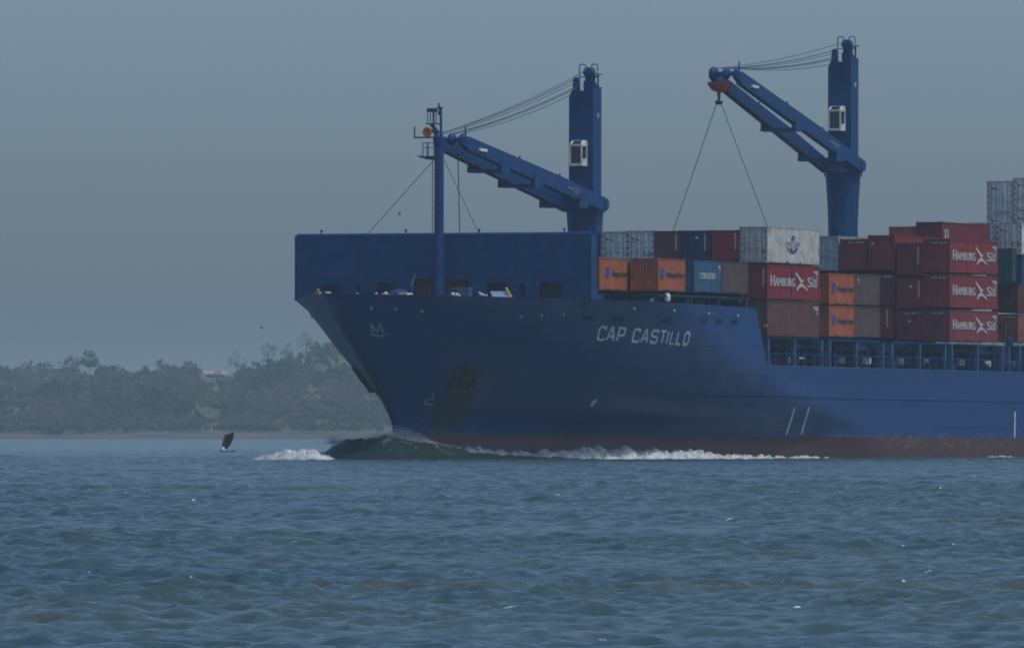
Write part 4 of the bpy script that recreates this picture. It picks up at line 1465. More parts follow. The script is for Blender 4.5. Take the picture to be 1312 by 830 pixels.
def foredeck():
    """gear that shows over the bulwark before the breakwater"""
    D = 11.35
    pp = lambda x, px, py: (x, *sol_yz(x, px, py))
    # mooring winches
    for x, px in ((4.5, 500), (4.5, 540), (3.6, 590)):
        y = pp(x, px, 378)[1]
        w = empty('mooring_winch', ship)
        mb = MB()
        mb.box(x - 0.7, x + 0.7, y - 1.0, y - 0.85, D, D + 1.25, M_blue)
        mb.box(x - 0.7, x + 0.7, y + 0.85, y + 1.0, D, D + 1.25, M_blue)
        mb.box(x - 0.8, x + 0.8, y - 1.1, y + 1.1, D + 0.002, D + 0.15, M_blue)
        mb.build('bed', w)
        mb = MB()
        mb.lathe((x, y, D + 1.15), [(0.3, -0.84), (0.62, -0.82), (0.62, -0.74), (0.30, -0.72), (0.30, 0.70), (0.62, 0.72), (0.62, 0.80), (0.3, 0.84)], M_blue, n=16, axis='y')
        mb.lathe((x, y, D + 1.15), [(0.31, -0.7), (0.46, -0.6), (0.48, 0.0), (0.44, 0.6), (0.31, 0.69)], M_rope, n=16, axis='y')
        mb.build('drum', w)
    # heaps of pale rope and covers on the bulwark platform
    r_ = random.Random(11)
    for px, py, w, c in ((420, 376, 5, M_white), (425, 379, 5, M_mark), (457, 377.5, 4, M_white), (483, 378.5, 6, M_rope), (493, 377, 4, M_mark), (499, 378.5, 7, M_rope),
                         (514, 377.5, 7, M_yellow), (524, 377, 7, M_mark), (580.5, 378, 5, M_white), (587, 379, 4, M_mark), (616, 379, 3, M_white), (619.5, 378, 3, M_mark)):
        x = 6.5 if px < 560 else 4.0
        c0 = pp(x, px, py)
        mb = MB()
        n_ = 7
        for i in range(n_):
            rr = w / 16 / 2
            a = Vector(c0) + Vector((r_.uniform(-.3, .3), r_.uniform(-rr, rr), r_.uniform(-.12, .10)))
            b_ = a + Vector((r_.uniform(-.2, .2), r_.uniform(-.25, .25), r_.uniform(-.1, .12)))
            mb.tube(a, b_, 0.05 + 0.04 * r_.random(), c, n=6)
        mb.box(c0[0] - 0.2, c0[0] + 0.2, c0[1] - 0.25, c0[1] + 0.25, D, c0[2] - 0.05, M_blue_dk)
        mb.build('fairlead_roller', ship)
    # slanted pale-blue companion hoods with yellow hand rails
    M_pale = paint((0.20, 0.28, 0.46), 0.35, 0.15, 0, 0, 'pale_blue_hood')
    for x, (a, b_, c, d), rail in ((3.2, ((632.5, 383), (655, 383), (649.5, 373.2), (628, 373.2)), ((648.5, 369), (655.5, 381.5))),
                                   (2.4, ((400, 384), (406, 384), (412, 374), (409, 374)), ((399.5, 382), (408, 371)))):
        q = [pp(x + (0.7 if i < 2 else -0.5), *p) for i, p in enumerate((a, b_, c, d))]
        mb = MB()
        mb.prism(q, (-0.12, 0, -0.12), M_pale)
        bq = [(p[0] - 0.15, p[1], p[2] - 0.15) for p in q]
        mb.add(bq + [(p[0], p[1], D) for p in bq], [(0, 1, 5, 4), (1, 2, 6, 5), (2, 3, 7, 6), (3, 0, 4, 7)], M_blue)
        mb.build('companion_hood', ship)
        mb = MB()
        e0, e1 = pp(x - 0.2, *rail[0]), pp(x + 0.3, *rail[1])
        mb.tube(e0, e1, 0.09, M_yellow, n=6)
        mb.tube(e1, (e1[0], e1[1], D), 0.05, M_yellow, n=6)
        mb.tube(e0, (e0[0], e0[1], D), 0.05, M_yellow, n=6)
        mb.build('yellow_rail', ship)
    # davit arm
    mb = MB()
    mb.tube(pp(3.5, 527.0, 366), pp(3.5, 532.2, 351.5), 0.07, M_pale, 0.05)
    a = pp(3.5, 527.0, 366)
    mb.tube(a, (a[0], a[1], D), 0.10, M_blue)
    mb.build('davit', ship)
    # control stand with a frame
    mb = MB()
    a, c = pp(3.6, 576, 370), pp(3.6, 587, 370)
    for p in (a, c):
        mb.tube(p, (p[0], p[1], D), 0.05, M_post, n=6)
    mb.tube(a, c, 0.05, M_post, n=6)
    e = pp(3.6, 596, 368)
    mb.box(e[0] - 0.4, e[0] + 0.4, e[1] - 0.45, e[1] + 0.45, D, e[2], M_post)
    mb.build('control_stand', ship)
    mb = MB()
    a = pp(4.2, 512, 374)
    mb.lathe((a[0], a[1], D), [(0.5, 0), (0.5, a[2] - D - 0.4), (0.9, a[2] - D - 0.3), (0.8, a[2] - D), (0.2, a[2] - D + 0.25)], M_blue, n=14)
    mb.build('mushroom_vent', ship)
foredeck()

# ---------------------------------------------------------------- sea
NW = 230
wl = np.exp(rng.uniform(np.log(0.28), np.log(4.6), NW))
kk = 2 * np.pi / wl
ang = -math.pi / 2 + R(14) + rng.normal(0, 1, NW) * np.interp(np.log(wl), [np.log(0.28), np.log(4.6)], [R(80), R(55)])
amp = 0.0300 * wl / (2 * np.pi) * np.where(wl > 1.1, (1.1 / wl) ** 0.75, 1.0)
pha = rng.uniform(0, 2 * np.pi, NW)


def sea(X, Y, dr=None):
    """wave field of the world: returns displaced x, y, z"""
    dx = np.zeros_like(X); dy = np.zeros_like(X); dz = np.zeros_like(X)
    # groups: patches of livelier and calmer water
    g = 1.0 + 0.35 * np.sin(X * 0.11 + 0.05 * Y + 1.3) * np.sin(Y * 0.043 - 0.03 * X)
    for i in range(NW):
        cx, sy = math.cos(ang[i]), math.sin(ang[i])
        w = 1.0 if dr is None else np.clip((wl[i] / np.maximum(dr, 1e-6) - 1.8) / 1.4, 0, 1)
        p = kk[i] * (cx * X + sy * Y) + pha[i]
        a = amp[i] * w
        s = np.sin(p)
        dz += a * np.cos(p)
        dx -= 0.85 * a * s * cx
        dy -= 0.85 * a * s * sy
    return X + dx * g, Y + dy * g, dz * g


def make_water_mat(name='sea_water', bump=0.8, k=1.0):
    m, n, l, b = newmat(name)
    tc = n.new('ShaderNodeTexCoord')
    at = n.new('ShaderNodeAttribute'); at.attribute_name = 'foam'  # foam, and the sun glints painted white on the sea
    nz = n.new('ShaderNodeTexNoise'); nz.inputs['Scale'].default_value = 5.0; nz.inputs['Detail'].default_value = 7
    nz.inputs['Roughness'].default_value = 0.7
    l.new(tc.outputs['Object'], nz.inputs['Vector'])
    ad = n.new('ShaderNodeMath'); ad.operation = 'ADD'
    l.new(at.outputs['Fac'], ad.inputs[0]); l.new(nz.outputs[0], ad.inputs[1])
    mr = n.new('ShaderNodeMapRange'); mr.inputs[1].default_value = 1.02; mr.inputs[2].default_value = 1.14
    l.new(ad.outputs[0], mr.inputs[0])
    murk = mixc(n, l, noise_fac(n, l, 0.05, 0.35, 0.65, detail=3), (0.028 * k, 0.072 * k, 0.088 * k), (0.050 * k, 0.084 * k, 0.072 * k))
    l.new(mixc(n, l, mr.outputs[0], murk, (0.75, 0.77, 0.76)), b.inputs['Base Color'])
    ro = n.new('ShaderNodeMapRange'); ro.inputs[3].default_value = 0.10; ro.inputs[4].default_value = 0.8
    l.new(mr.outputs[0], ro.inputs[0])
    l.new(ro.outputs[0], b.inputs['Roughness'])
    b.inputs['IOR'].default_value = 1.333
    n1 = n.new('ShaderNodeTexNoise'); n1.inputs['Scale'].default_value = 5.5; n1.inputs['Detail'].default_value = 6
    n1.inputs['Roughness'].default_value = 0.62
    mp = n.new('ShaderNodeMapping'); mp.inputs['Scale'].default_value = (0.75, 1.35, 1.0)
    l.new(tc.outputs['Object'], mp.inputs[0]); l.new(mp.outputs[0], n1.inputs['Vector'])
    bp = n.new('ShaderNodeBump'); bp.inputs['Strength'].default_value = bump; bp.inputs['Distance'].default_value = 0.14
    l.new(n1.outputs[0], bp.inputs['Height'])
    l.new(bp.outputs[0], b.inputs['Normal'])
    return m
M_water = make_water_mat()
M_wave = make_water_mat('bow_wave_water', 0.45, 0.45)


def build_sea():
    rows = [np.arange(84, 240, 0.11), np.arange(240, 480, 0.20), np.arange(480, 960, 0.38), 960 + np.cumsum(np.interp(np.arange(1500), [0, 700, 1499], [0.38, 1.2, 5.5]))]
    Y = np.concatenate(rows)
    c0 = np.linspace(-0.054, 0.054, 220)
    side = 0.058 + np.cumsum(0.0006 * 1.085 ** np.arange(62))
    c = np.concatenate([-side[::-1], c0, side])
    dY = np.gradient(Y)
    dY = np.maximum(dY, np.interp(Y, [84, 230, 250, 470, 490, 960], [0.11, 0.11, 0.20, 0.20, 0.38, 0.38]))
    dC = np.gradient(c)
    X2 = Y[:, None] * c[None, :]
    Y2 = np.repeat(Y[:, None], len(c), 1)
    dr = np.maximum(np.repeat(dY[:, None], len(c), 1), Y2 * dC[None, :] * 0.9)
    xx, yy, zz = sea(X2, Y2, dr)
    o = fast_mesh('water', np.stack([xx, yy, zz], -1).reshape(-1, 3), grid_quads(len(Y), len(c)), [M_water])
    tag(o, kind='structure')
    # white caps where crests break, plus sun glints painted white on the tops
    foam = np.zeros_like(zz)
    caps = [(1268, 678, 9, .9), (713, 635.5, 16, .72), (640, 594, 12, .6), (1104, 594, 5, .7), (918, 744, 10, .75), (1020, 744, 14, .72), (925, 746, 7, .8), (1022, 778, 12, .7),
            (772, 820, 12, .72), (570, 648, 6, .6), (20, 808, 6, .75), (100, 744, 8, .72), (290, 735, 8, .6), (1240, 594, 6, .6), (1190, 735, 10, .72), (610, 740, 8, .62),
            (430, 640, 6, .55), (200, 660, 5, .55), (880, 790, 9, .65), (985, 730, 8, .62), (1280, 740, 6, .7), (790, 592, 8, .5)]
    for px, py, w, s in caps:
        d = CAM_H * FPX / (py - HOR)
        x0 = (px - 656) * d / FPX
        wx = w * d / FPX
        wy = max(0.35, 0.15 * d * d / (CAM_H * FPX) * 4)
        foam = np.maximum(foam, (s - 0.04) * np.exp(-((xx - x0) / wx) ** 2 - ((yy - d) / wy) ** 2))
    hs = zz.std()
    vis = (np.abs(xx) < 0.05 * yy) & (yy > 100) & (yy < 620)
    loc = zz / (np.abs(zz[vis]).std() + 1e-6)
    cand = np.argwhere(vis & (loc > 2.3))
    if len(cand):
        pick = cand[rng.integers(0, len(cand), 130)]
        for r_, c_ in pick:
            x0, y0 = xx[r_, c_], yy[r_, c_]
            wx = rng.uniform(0.03, 0.12) * (1 + y0 / 500); wy = rng.uniform(0.06, 0.16) * (1 + y0 / 300)
            a0, a1 = max(0, r_ - 12), r_ + 13
            b0, b1 = max(0, c_ - 12), c_ + 13
            sl_ = (slice(a0, a1), slice(b0, b1))
            foam[sl_] = np.maximum(foam[sl_], rng.uniform(0.42, 0.70) * np.exp(-((xx[sl_] - x0) / wx) ** 2 - ((yy[sl_] - y0) / wy) ** 2))  # sun glints painted white, kept in the foam values
    at = o.data.attributes.new('foam', 'FLOAT', 'POINT')  # carries white caps and painted sun glints alike
    at.data.foreach_set('value', foam.astype(np.float32).ravel())
    # calm sheet under it, out past the horizon
    mb = MB()
    mb.add([(-9000, -2000, -0.75), (9000, -2000, -0.75), (9000, 9000, -0.75), (-9000, 9000, -0.75)], [(0, 1, 2, 3)], M_water)
    o = mb.build('water_horizon')
    tag(o, kind='structure')
build_sea()


def fbm(P, scale, octs=5, gain=0.55):
    out = np.zeros(len(P))
    for i, p in enumerate(P):
        out[i] = mnoise.fractal(Vector(p) * scale, gain, 2.0, octs)
    return out


m, n, l, b = newmat('foam_white')
f = noise_fac(n, l, 2.2, 0.32, 0.62, detail=7)
l.new(mixc(n, l, f, (0.26, 0.32, 0.35), (0.66, 0.68, 0.67)), b.inputs['Base Color'])
b.inputs['Roughness'].default_value = 0.9
bp = n.new('ShaderNodeBump'); bp.inputs['Strength'].default_value = 0.8; bp.inputs['Distance'].default_value = 0.15
nz = n.new('ShaderNodeTexNoise'); nz.inputs['Scale'].default_value = 6; nz.inputs['Detail'].default_value = 6
tcx = n.new('ShaderNodeTexCoord'); l.new(tcx.outputs['Object'], nz.inputs['Vector'])
l.new(nz.outputs[0], bp.inputs['Height']); l.new(bp.outputs[0], b.inputs['Normal'])
M_foam = m


def droplets(name, pts, size, mat):
    """many small four-sided drops"""
    pts = np.asarray(pts)
    n_ = len(pts)
    base = np.array([(1, 1, 1), (-1, -1, 1), (-1, 1, -1), (1, -1, -1)], dtype=float)
    q = rng.normal(size=(n_, 3, 3))
    q, _ = np.linalg.qr(q)
    V = pts[:, None, :] + np.einsum('nij,kj->nki', q, base) * np.asarray(size).reshape(-1, 1, 1)
    F = np.array([(0, 1, 2), (0, 3, 1), (0, 2, 3), (1, 3, 2)])
    F = (np.arange(n_)[:, None, None] * 4 + F[None]).reshape(-1, 3)
    return fast_mesh(name, V.reshape(-1, 3), F, [mat], smooth=False)


def bow_wave():
    xs = np.linspace(-22, 9, 360)
    ys = np.linspace(880, 904, 150)
    X, Y = np.meshgrid(xs, ys)
    hx = np.interp(X, [-21, -17, -15.4, -14.5, -13.9, -13.2, -12, -10.3, -8.5, -6.8, -5.2, -3.3, -0.8, 2, 5, 9],
                   [0.05, 0.40, 0.70, 1.0, 1.35, 1.60, 1.72, 1.86, 1.72, 1.45, 1.12, 0.75, 0.5, 0.35, 0.2, 0.1])
    yc = np.interp(X, [-22, -15, -9, -3, 3, 9], [891.5, 889.2, 888.0, 891.0, 896, 901])
    d = Y - yc
    wdt = np.where(d < 0, 2.9, 2.6)
    prof = np.exp(-(np.abs(d) / wdt) ** 1.8)
    P = np.stack([X.ravel(), Y.ravel(), 0 * X.ravel()], 1)
    n1 = fbm(P, 0.55, 5).reshape(X.shape)
    n2 = fbm(P + 31.0, 1.9, 4).reshape(X.shape)
    _, _, zz = sea(X, Y, np.full_like(X, 0.5))
    edge = np.minimum.reduce([(X + 22) / 4, (9 - X) / 4, (Y - 880) / 3, (904 - Y) / 3])
    edge = np.clip(edge, 0, 1)
    Z = hx * prof * (1 + 0.10 * n1) + 0.12 * n1 * prof + 0.06 * n2 * prof + zz * 0.8 - 0.55 * (1 - edge) - 0.10
    # crest leans forward a little
    Yd = Y - 0.35 * prof**2 * hx
    o = fast_mesh('bow_wave', np.stack([X, Yd, Z], -1).reshape(-1, 3), grid_quads(len(ys), len(xs)), [M_wave])
    at = o.data.attributes.new('foam', 'FLOAT', 'POINT')
    fm = np.clip((prof - 0.95) * 6, 0, 0.30) * (hx > 0.5)
    fm = np.maximum(fm, np.clip(n2 * 0.9 - 0.05, 0, 0.42) * (prof > 0.35) * np.clip(hx, 0, 1))
    fm = np.maximum(fm, np.clip((X + 4.5) / 5, 0, 1) * np.clip((d - 0.4) / 1.2, 0, 1) * 0.7)
    at.data.foreach_set('value', fm.astype(np.float32).ravel())
    tag(o, kind='structure')

    # frothy ridges: path of (px, top row) measured on the photograph, laid along a line beside the hull
    drops, sizes = [], []
    def ridge(name, path_xy, hts, width, seed, lump=0.28):
        """path_xy: N x 2 world line, hts: heights above the sea"""
        N = len(path_xy)
        t = np.gradient(path_xy, axis=0)
        t /= np.linalg.norm(t, axis=1)[:, None]
        nrm = np.stack([-t[:, 1], t[:, 0]], 1)
        C = 26
        u = np.linspace(-1, 1, C)
        Pxy = path_xy[:, None, :] + nrm[:, None, :] * (u[None, :, None] * np.asarray(width).reshape(-1, 1, 1))
        P3 = np.concatenate([Pxy, np.zeros((N, C, 1))], -1).reshape(-1, 3) + seed
        na = fbm(P3, 0.8, 5).reshape(N, C); nb = fbm(P3 + 9, 2.6, 4).reshape(N, C)
        prof = (1 - np.abs(u) ** 2.2)[None, :]
        nl = fbm(np.stack([path_xy[:, 0], path_xy[:, 1], np.full(N, seed)], 1), 1.1, 4)
        Z = np.asarray(hts)[:, None] * prof * (0.90 + 0.25 * na + lump * nl[:, None]) + 0.11 * nb * prof - 0.35 * (1 - prof) - 0.12
        V = np.concatenate([Pxy, Z[..., None]], -1)
        V[..., 0] += 0.10 * nb; V[..., 1] += 0.12 * na
        o = fast_mesh(name, V.reshape(-1, 3), grid_quads(N, C), [M_foam])
        tag(o, 'white breaking foam along the hull and bow wave', 'foam', kind='stuff')
        k = rng.integers(0, N, 9 * N); cc = rng.integers(5, C - 5, 9 * N)
        q = V[k, cc]
        q = q + np.stack([rng.normal(0, .12, len(k)), rng.normal(0, .2, len(k)), np.abs(rng.normal(0, 0.10, len(k))) * np.minimum(1, np.asarray(hts)[k])], 1)
        drops.append(q); sizes.append(rng.uniform(0.008, 0.026, len(k)))
    # port side, following the hull
    px_t = np.array([560, 590, 612, 640, 662, 700, 735, 780, 830, 866, 885, 920, 960, 1000, 1050, 1090])
    py_t = np.array([583, 573, 575, 576, 578, 574, 572, 574.5, 575.5, 575, 579, 580, 580.8, 581.8, 583, 587])
    px_s = np.linspace(562, 1085, 620)
    pts, hh, ww = [], [], []
    for p in px_s:
        hxz = hull_pt(p, 581)
        off = np.interp(p, [560, 600, 700, 870, 1085], [0.5, 1.0, 1.7, 1.5, 0.7])
        q = Mship @ hull_at(hxz[0], 0.3, off)
        pts.append((q.x, q.y))
        s = FPX / q.y
        hh.append(CAM_H + (HOR - np.interp(p, px_t, py_t)) / s)
        ww.append(np.interp(p, [560, 620, 870, 900, 1085], [0.9, 1.6, 1.5, 0.9, 0.55]))
    ridge('foam', np.array(pts), np.array(hh) - 0.10, ww, 3.0, 0.55)
    px_s = np.linspace(1165, 1309, 160)
    pts, hh = [], []
    for p in px_s:
        hxz = hull_pt(p, 583)
        q = Mship @ hull_at(hxz[0], 0.3, 1.0)
        pts.append((q.x, q.y))
        s = FPX / q.y
        hh.append(CAM_H + (HOR - np.interp(p, [1165, 1200, 1240, 1268, 1295, 1309], [587, 585.5, 585, 582.5, 584.5, 587])) / s)
    ridge('foam', np.array(pts), np.array(hh), 0.8, 13.0)
    # starboard side of the bow: low breaking shoulder
    px_s = np.linspace(322, 428, 200)
    X_ = (px_s - 656) * 877 / FPX
    Y_ = 877.0 + 0.8 * np.sin(X_ * 0.9) + (X_ + 15) * -0.15
    hh = CAM_H + (HOR - np.interp(px_s, [322, 332, 345, 368, 392, 402, 412, 428], [587, 583.5, 580.5, 576.5, 573.5, 574.5, 579, 588])) * 877 / FPX
    ridge('foam', np.stack([X_, Y_], 1), hh, np.interp(px_s, [322, 350, 400, 428], [0.5, 1.2, 1.3, 0.5]), 23.0, 0.12)
    # spray thrown up at the stem and off the crest
    n_ = 5200
    a = np.clip(rng.beta(1.6, 2.2, n_), 0, 1)
    X_ = -11.2 + 5.4 * a
    base = np.interp(X_, [-14, -10.3, -8.5, -6.8, -5.2], [1.45, 1.8, 1.7, 1.45, 1.1])
    top = np.interp(X_, [-11.2, -9.9, -9.2, -8.4, -7.2, -5.8], [0.25, 0.6, 1.25, 1.1, 0.75, 0.3])
    Z_ = base - 0.1 + top * rng.beta(1.0, 2.0, n_)
    Y_ = np.interp(X_, [-11, -9, -5], [888.3, 888.8, 890.5]) + rng.normal(0, 0.45, n_)
    drops.append(np.stack([X_, Y_, Z_], 1)); sizes.append(rng.uniform(0.006, 0.022, n_))
    n_ = 1500
    X_ = rng.normal(-14.1, 0.35, n_)
    Z_ = 1.3 + np.abs(rng.normal(0, 0.28, n_))
    drops.append(np.stack([X_, 888.9 + rng.normal(0, .3, n_), Z_], 1)); sizes.append(rng.uniform(0.006, 0.022, n_))
    n_ = 1600
    X_ = rng.uniform(-13.8, -4, n_)
    base = np.interp(X_, [-14, -13.2, -12, -10.3, -8.5, -6.8, -5.2, -3.3], [1.4, 1.6, 1.7, 1.85, 1.7, 1.45, 1.1, 0.75])
    drops.append(np.stack([X_, np.interp(X_, [-15, -9, -3], [889.2, 888, 891]) + rng.normal(0, .25, n_), base + np.abs(rng.normal(0, .10, n_))], 1)); sizes.append(rng.uniform(0.006, 0.02, n_))
    o = droplets('spray', np.concatenate(drops), np.concatenate(sizes), M_foam)
    tag(o, 'fine white spray thrown up by the bow', 'spray', kind='stuff')
bow_wave()

# ---------------------------------------------------------------- far shore
SHORE = 3960.0
def crest(X):
    t = np.clip((X + 118) / 66, 0, 1)
    return 21.0 + (36.0 - 21.0) * t * t * (3 - 2 * t) + 1.2 * np.sin(X * 0.05 + 1) + 0.8 * np.sin(X * 0.13)


def shore_off(X):
    return 6 * np.sin(X * 0.021 + 0.4) + 3 * np.sin(X * 0.071)


def ground(X, D):
    X = np.asarray(X, dtype=float); D = np.asarray(D, dtype=float)
    D = D - shore_off(X)
    H = crest(X) * 1.10
    lo = np.interp(D, [-60, -5, 4, 34, 40, 58, 64], [-2.0, -0.6, 0.15, 1.2, 2.2, 2.8, 4.6])
    t = np.clip((D - 64) / 720, 0, 1)
    hi = 4.6 + (H - 4.6) * (1 - (1 - t) ** 1.5)
    z = np.where(D < 64, lo, hi)
    z = z + np.clip((D - 60) / 40, 0, 1) * (1.5 * np.sin(X * 0.043 + D * 0.02) * np.sin(D * 0.035 + 1.0))
    z = np.where(D > 800, z - (D - 800) * 0.02, z)
    return z


def at_px(px, py):
    """place on the far land seen at that spot"""
    best = None
    for D in np.arange(2, 800, 2.0):
        Yw = SHORE + D
        Xw = (px - 656) * Yw / FPX
        zz = CAM_H + (HOR - py) * Yw / FPX
        g = float(ground(Xw, D))
        if g >= zz:
            return Xw, Yw, g
        best = (Xw, Yw, g)
    return best


def far_land():
    X = np.concatenate([np.linspace(-6000, -460, 40)[:-1], np.linspace(-460, 260, 240), np.linspace(260, 6000, 40)[1:]])
    D = np.concatenate([np.linspace(-60, 70, 60), np.linspace(70, 800, 90)[1:], np.linspace(800, 2600, 14)[1:]])
    XX, DD = np.meshgrid(X, D)
    ZZ = ground(XX, DD)
    P = np.stack([XX.ravel() * 0.06, DD.ravel() * 0.06, 0 * XX.ravel()], 1)
    ZZ = ZZ + (fbm(P, 1.0, 4) * 0.7).reshape(XX.shape) * np.clip(DD / 40, 0, 1)
    m, n, l, b = newmat('far_ground')
    geo = n.new('ShaderNodeNewGeometry')
    sep = n.new('ShaderNodeSeparateXYZ'); l.new(geo.outputs['Position'], sep.inputs[0])
    f1 = noise_fac(n, l, 0.05, 0.35, 0.65, stretch=(1, 1.0, 2.5), detail=6)
    earth = mixc(n, l, f1, (0.045, 0.048, 0.036), (0.12, 0.095, 0.07))
    f2 = noise_fac(n, l, 0.12, 0.40, 0.60, stretch=(0.35, 1, 3), seed=5.0, detail=6)
    beach = mixc(n, l, f2, (0.036, 0.038, 0.040), (0.105, 0.095, 0.08))
    mr = n.new('ShaderNodeMapRange'); mr.inputs[1].default_value = 2.6; mr.inputs[2].default_value = 4.6
    l.new(sep.outputs['Z'], mr.inputs[0])
    wet = n.new('ShaderNodeMapRange'); wet.inputs[1].default_value = 0.25; wet.inputs[2].default_value = 0.9
    l.new(sep.outputs['Z'], wet.inputs[0])
    bc = mixc(n, l, wet.outputs[0], (0.045, 0.045, 0.05), beach)
    l.new(mixc(n, l, mr.outputs[0], bc, earth), b.inputs['Base Color'])
    b.inputs['Roughness'].default_value = 0.95
    o = fast_mesh('hills', np.stack([XX, DD + SHORE, ZZ], -1).reshape(-1, 3), grid_quads(len(D), len(X)), [m])
    tag(o, kind='structure')
far_land()

def leaf(c):
    m, n, l, b = newmat('foliage')
    out = mixc(n, l, noise_fac(n, l, 0.25, 0.3, 0.7, detail=3), tuple(v * 0.75 for v in c), tuple(v * 1.3 for v in c))
    d = n.new('ShaderNodeBsdfDiffuse'); t = n.new('ShaderNodeBsdfTranslucent'); mx = n.new('ShaderNodeMixShader')
    mx.inputs[0].default_value = 0.45
    l.new(out, d.inputs[0]); l.new(out, t.inputs[0])
    l.new(d.outputs[0], mx.inputs[1]); l.new(t.outputs[0], mx.inputs[2])
    n.remove(b)
    l.new(mx.outputs[0], n['Material Output'].inputs['Surface'])
    return m
LEAF = [leaf((c[0] * 0.95, c[1] * 0.95, c[2] * 1.2)) for c in ((0.040, 0.064, 0.022), (0.070, 0.092, 0.032), (0.110, 0.098, 0.072), (0.160, 0.135, 0.095), (0.14, 0.20, 0.030), (0.026, 0.042, 0.018))]
M_bark = paint((0.16, 0.13, 0.10), 0.9, 0.3, 0, 0, 'bark')


def crown_quads(c, rx, ry, rz, n_, size, flat=0.0, per=22, jit=0.17):
    """leaf-sized faces gathered in clumps through the crown"""
    ncl = max(5, n_ // per)
    d = rng.normal(size=(ncl, 3)); d /= np.linalg.norm(d, axis=1)[:, None]
    rad = rng.uniform(0.35, 1.0, ncl) ** 0.6
    d[:, 2] = np.where(d[:, 2] < 0, d[:, 2] * (1 - flat), d[:, 2])
    cl = d * rad[:, None] * np.array([rx, ry, rz])
    k = rng.integers(0, ncl, n_)
    P = cl[k] + rng.normal(size=(n_, 3)) * np.array([rx, ry, rz]) * jit + np.array(c)
    a = rng.normal(size=(n_, 3)); a /= np.linalg.norm(a, axis=1)[:, None]
    t = rng.normal(size=(n_, 3))
    b_ = np.cross(a, t); b_ /= np.linalg.norm(b_, axis=1)[:, None]
    s = size * rng.uniform(0.5, 1.3, n_)[:, None]
    V = np.stack([P - a * s - b_ * s * .6, P + a * s - b_ * s * .6, P + a * s * .7 + b_ * s * .6, P - a * s * .7 + b_ * s * .6], 1)
    return V


STANDOUT = [(px, py, w) for px, py, w in ((268, 530, 36), (286, 503, 16), (407, 503, 20), (72, 505, 32), (276, 485, 30))]


SKYLINE = [(px, w * 4720 / FPX / 2) for px, w in ((115, 26), (91, 16), (58, 26), (303, 20), (344, 26), (368, 18), (392, 26))]


def woods():
    clear = [(*at_px(px, py)[:2], w * 4300 / FPX / 2 + 1.2) for px, py, w in STANDOUT]
    Vs, Ms = [], []
    def one(X, D, h, kind):
        g = float(ground(X, D))
        n_ = int(70 + h * 12)
        r = h * rng.uniform(0.42, 0.66)
        V = crown_quads((X, SHORE + D, g + h * 0.58), r, r, h * 0.42, n_, 0.30 + h * 0.022, 0.3)
        Vs.append(V); Ms.append(np.full(n_, kind))
    N = 8600
    Xr = rng.uniform(-330, 120, N); Dr = 40 + 790 * rng.uniform(0, 1, N) ** 1.15
    Xr[7300:] = np.where(rng.uniform(0, 1, N - 7300) < 0.5, rng.uniform(-900, -330, N - 7300), rng.uniform(120, 900, N - 7300))
    for X, D in zip(Xr, Dr):
        z = float(ground(X, D))
        px = 656 + X * FPX / (SHORE + D)
        py = HOR - (z - CAM_H) * FPX / (SHORE + D)
        if 402 < px < 505 and 458 < py < 487 and rng.uniform() < 0.85:
            continue
        if (250 < px < 302 and 477 < py < 500) or (150 < px < 335 and 484 < py < 494 and rng.uniform() < 0.7) or (0 < px < 60 and 505 < py < 520 and rng.uniform() < 0.6):
            continue
        if 415 < px < 500 and 525 < py < 556 and rng.uniform() < 0.4:
            continue
        if any(abs(X - a) < c and -120 < SHORE + D - b_ < 4 for a, b_, c in clear):
            continue
        if D > 560 and any(abs((px - p) / FPX * (SHORE + D)) < c for p, c in SKYLINE):
            continue
        patch = 4.2 * mnoise.fractal(Vector((X * 0.028, D * 0.006, 3.3)), 0.6, 2.0, 3) + rng.normal(0, 0.45)
        kind = 5 if patch > 1.5 else 0 if patch > 0.7 else 1 if patch > 0.0 else 2 if patch > -0.9 else 3
        h = rng.uniform(2.8, 7.5) * (1.25 if rng.uniform() < 0.12 else 1.0)
        if D < 90:
            h *= 0.6
        one(X, D, h, kind)
    for _ in range(1900):      # low bushes down to the bank
        X = rng.uniform(-230, 40); D = 38 + 130 * rng.uniform(0, 1) ** 1.3
        if any(abs(X - a) < c and -120 < SHORE + D - b_ < 4 for a, b_, c in clear):
            continue
        one(X, D, rng.uniform(1.6, 3.4), int(rng.choice([0, 1, 2, 3, 1, 2])))
    V = np.concatenate(Vs); Mi = np.concatenate(Ms)
    o = fast_mesh('woodland', V.reshape(-1, 3), np.arange(len(V) * 4).reshape(-1, 4), LEAF, Mi, smooth=False)
    tag(o, 'dry scrubby woodland covering the far hillside', 'woodland', kind='stuff')
    # pale bare stems among the scrub
    mb = MB()
    for _ in range(170):
        X = rng.uniform(-200, 0); D = rng.uniform(50, 700)
        g = float(ground(X, D)); h = rng.uniform(2.5, 5.5)
        mb.tube((X, SHORE + D - 1, g - .2), (X + rng.normal(0, .4), SHORE + D - 1, g + h), 0.10, M_bark, 0.05, n=5)
    o = mb.build('woodland_stems')
    tag(o, 'pale bare stems in the far scrub', 'woodland', kind='stuff')
woods()


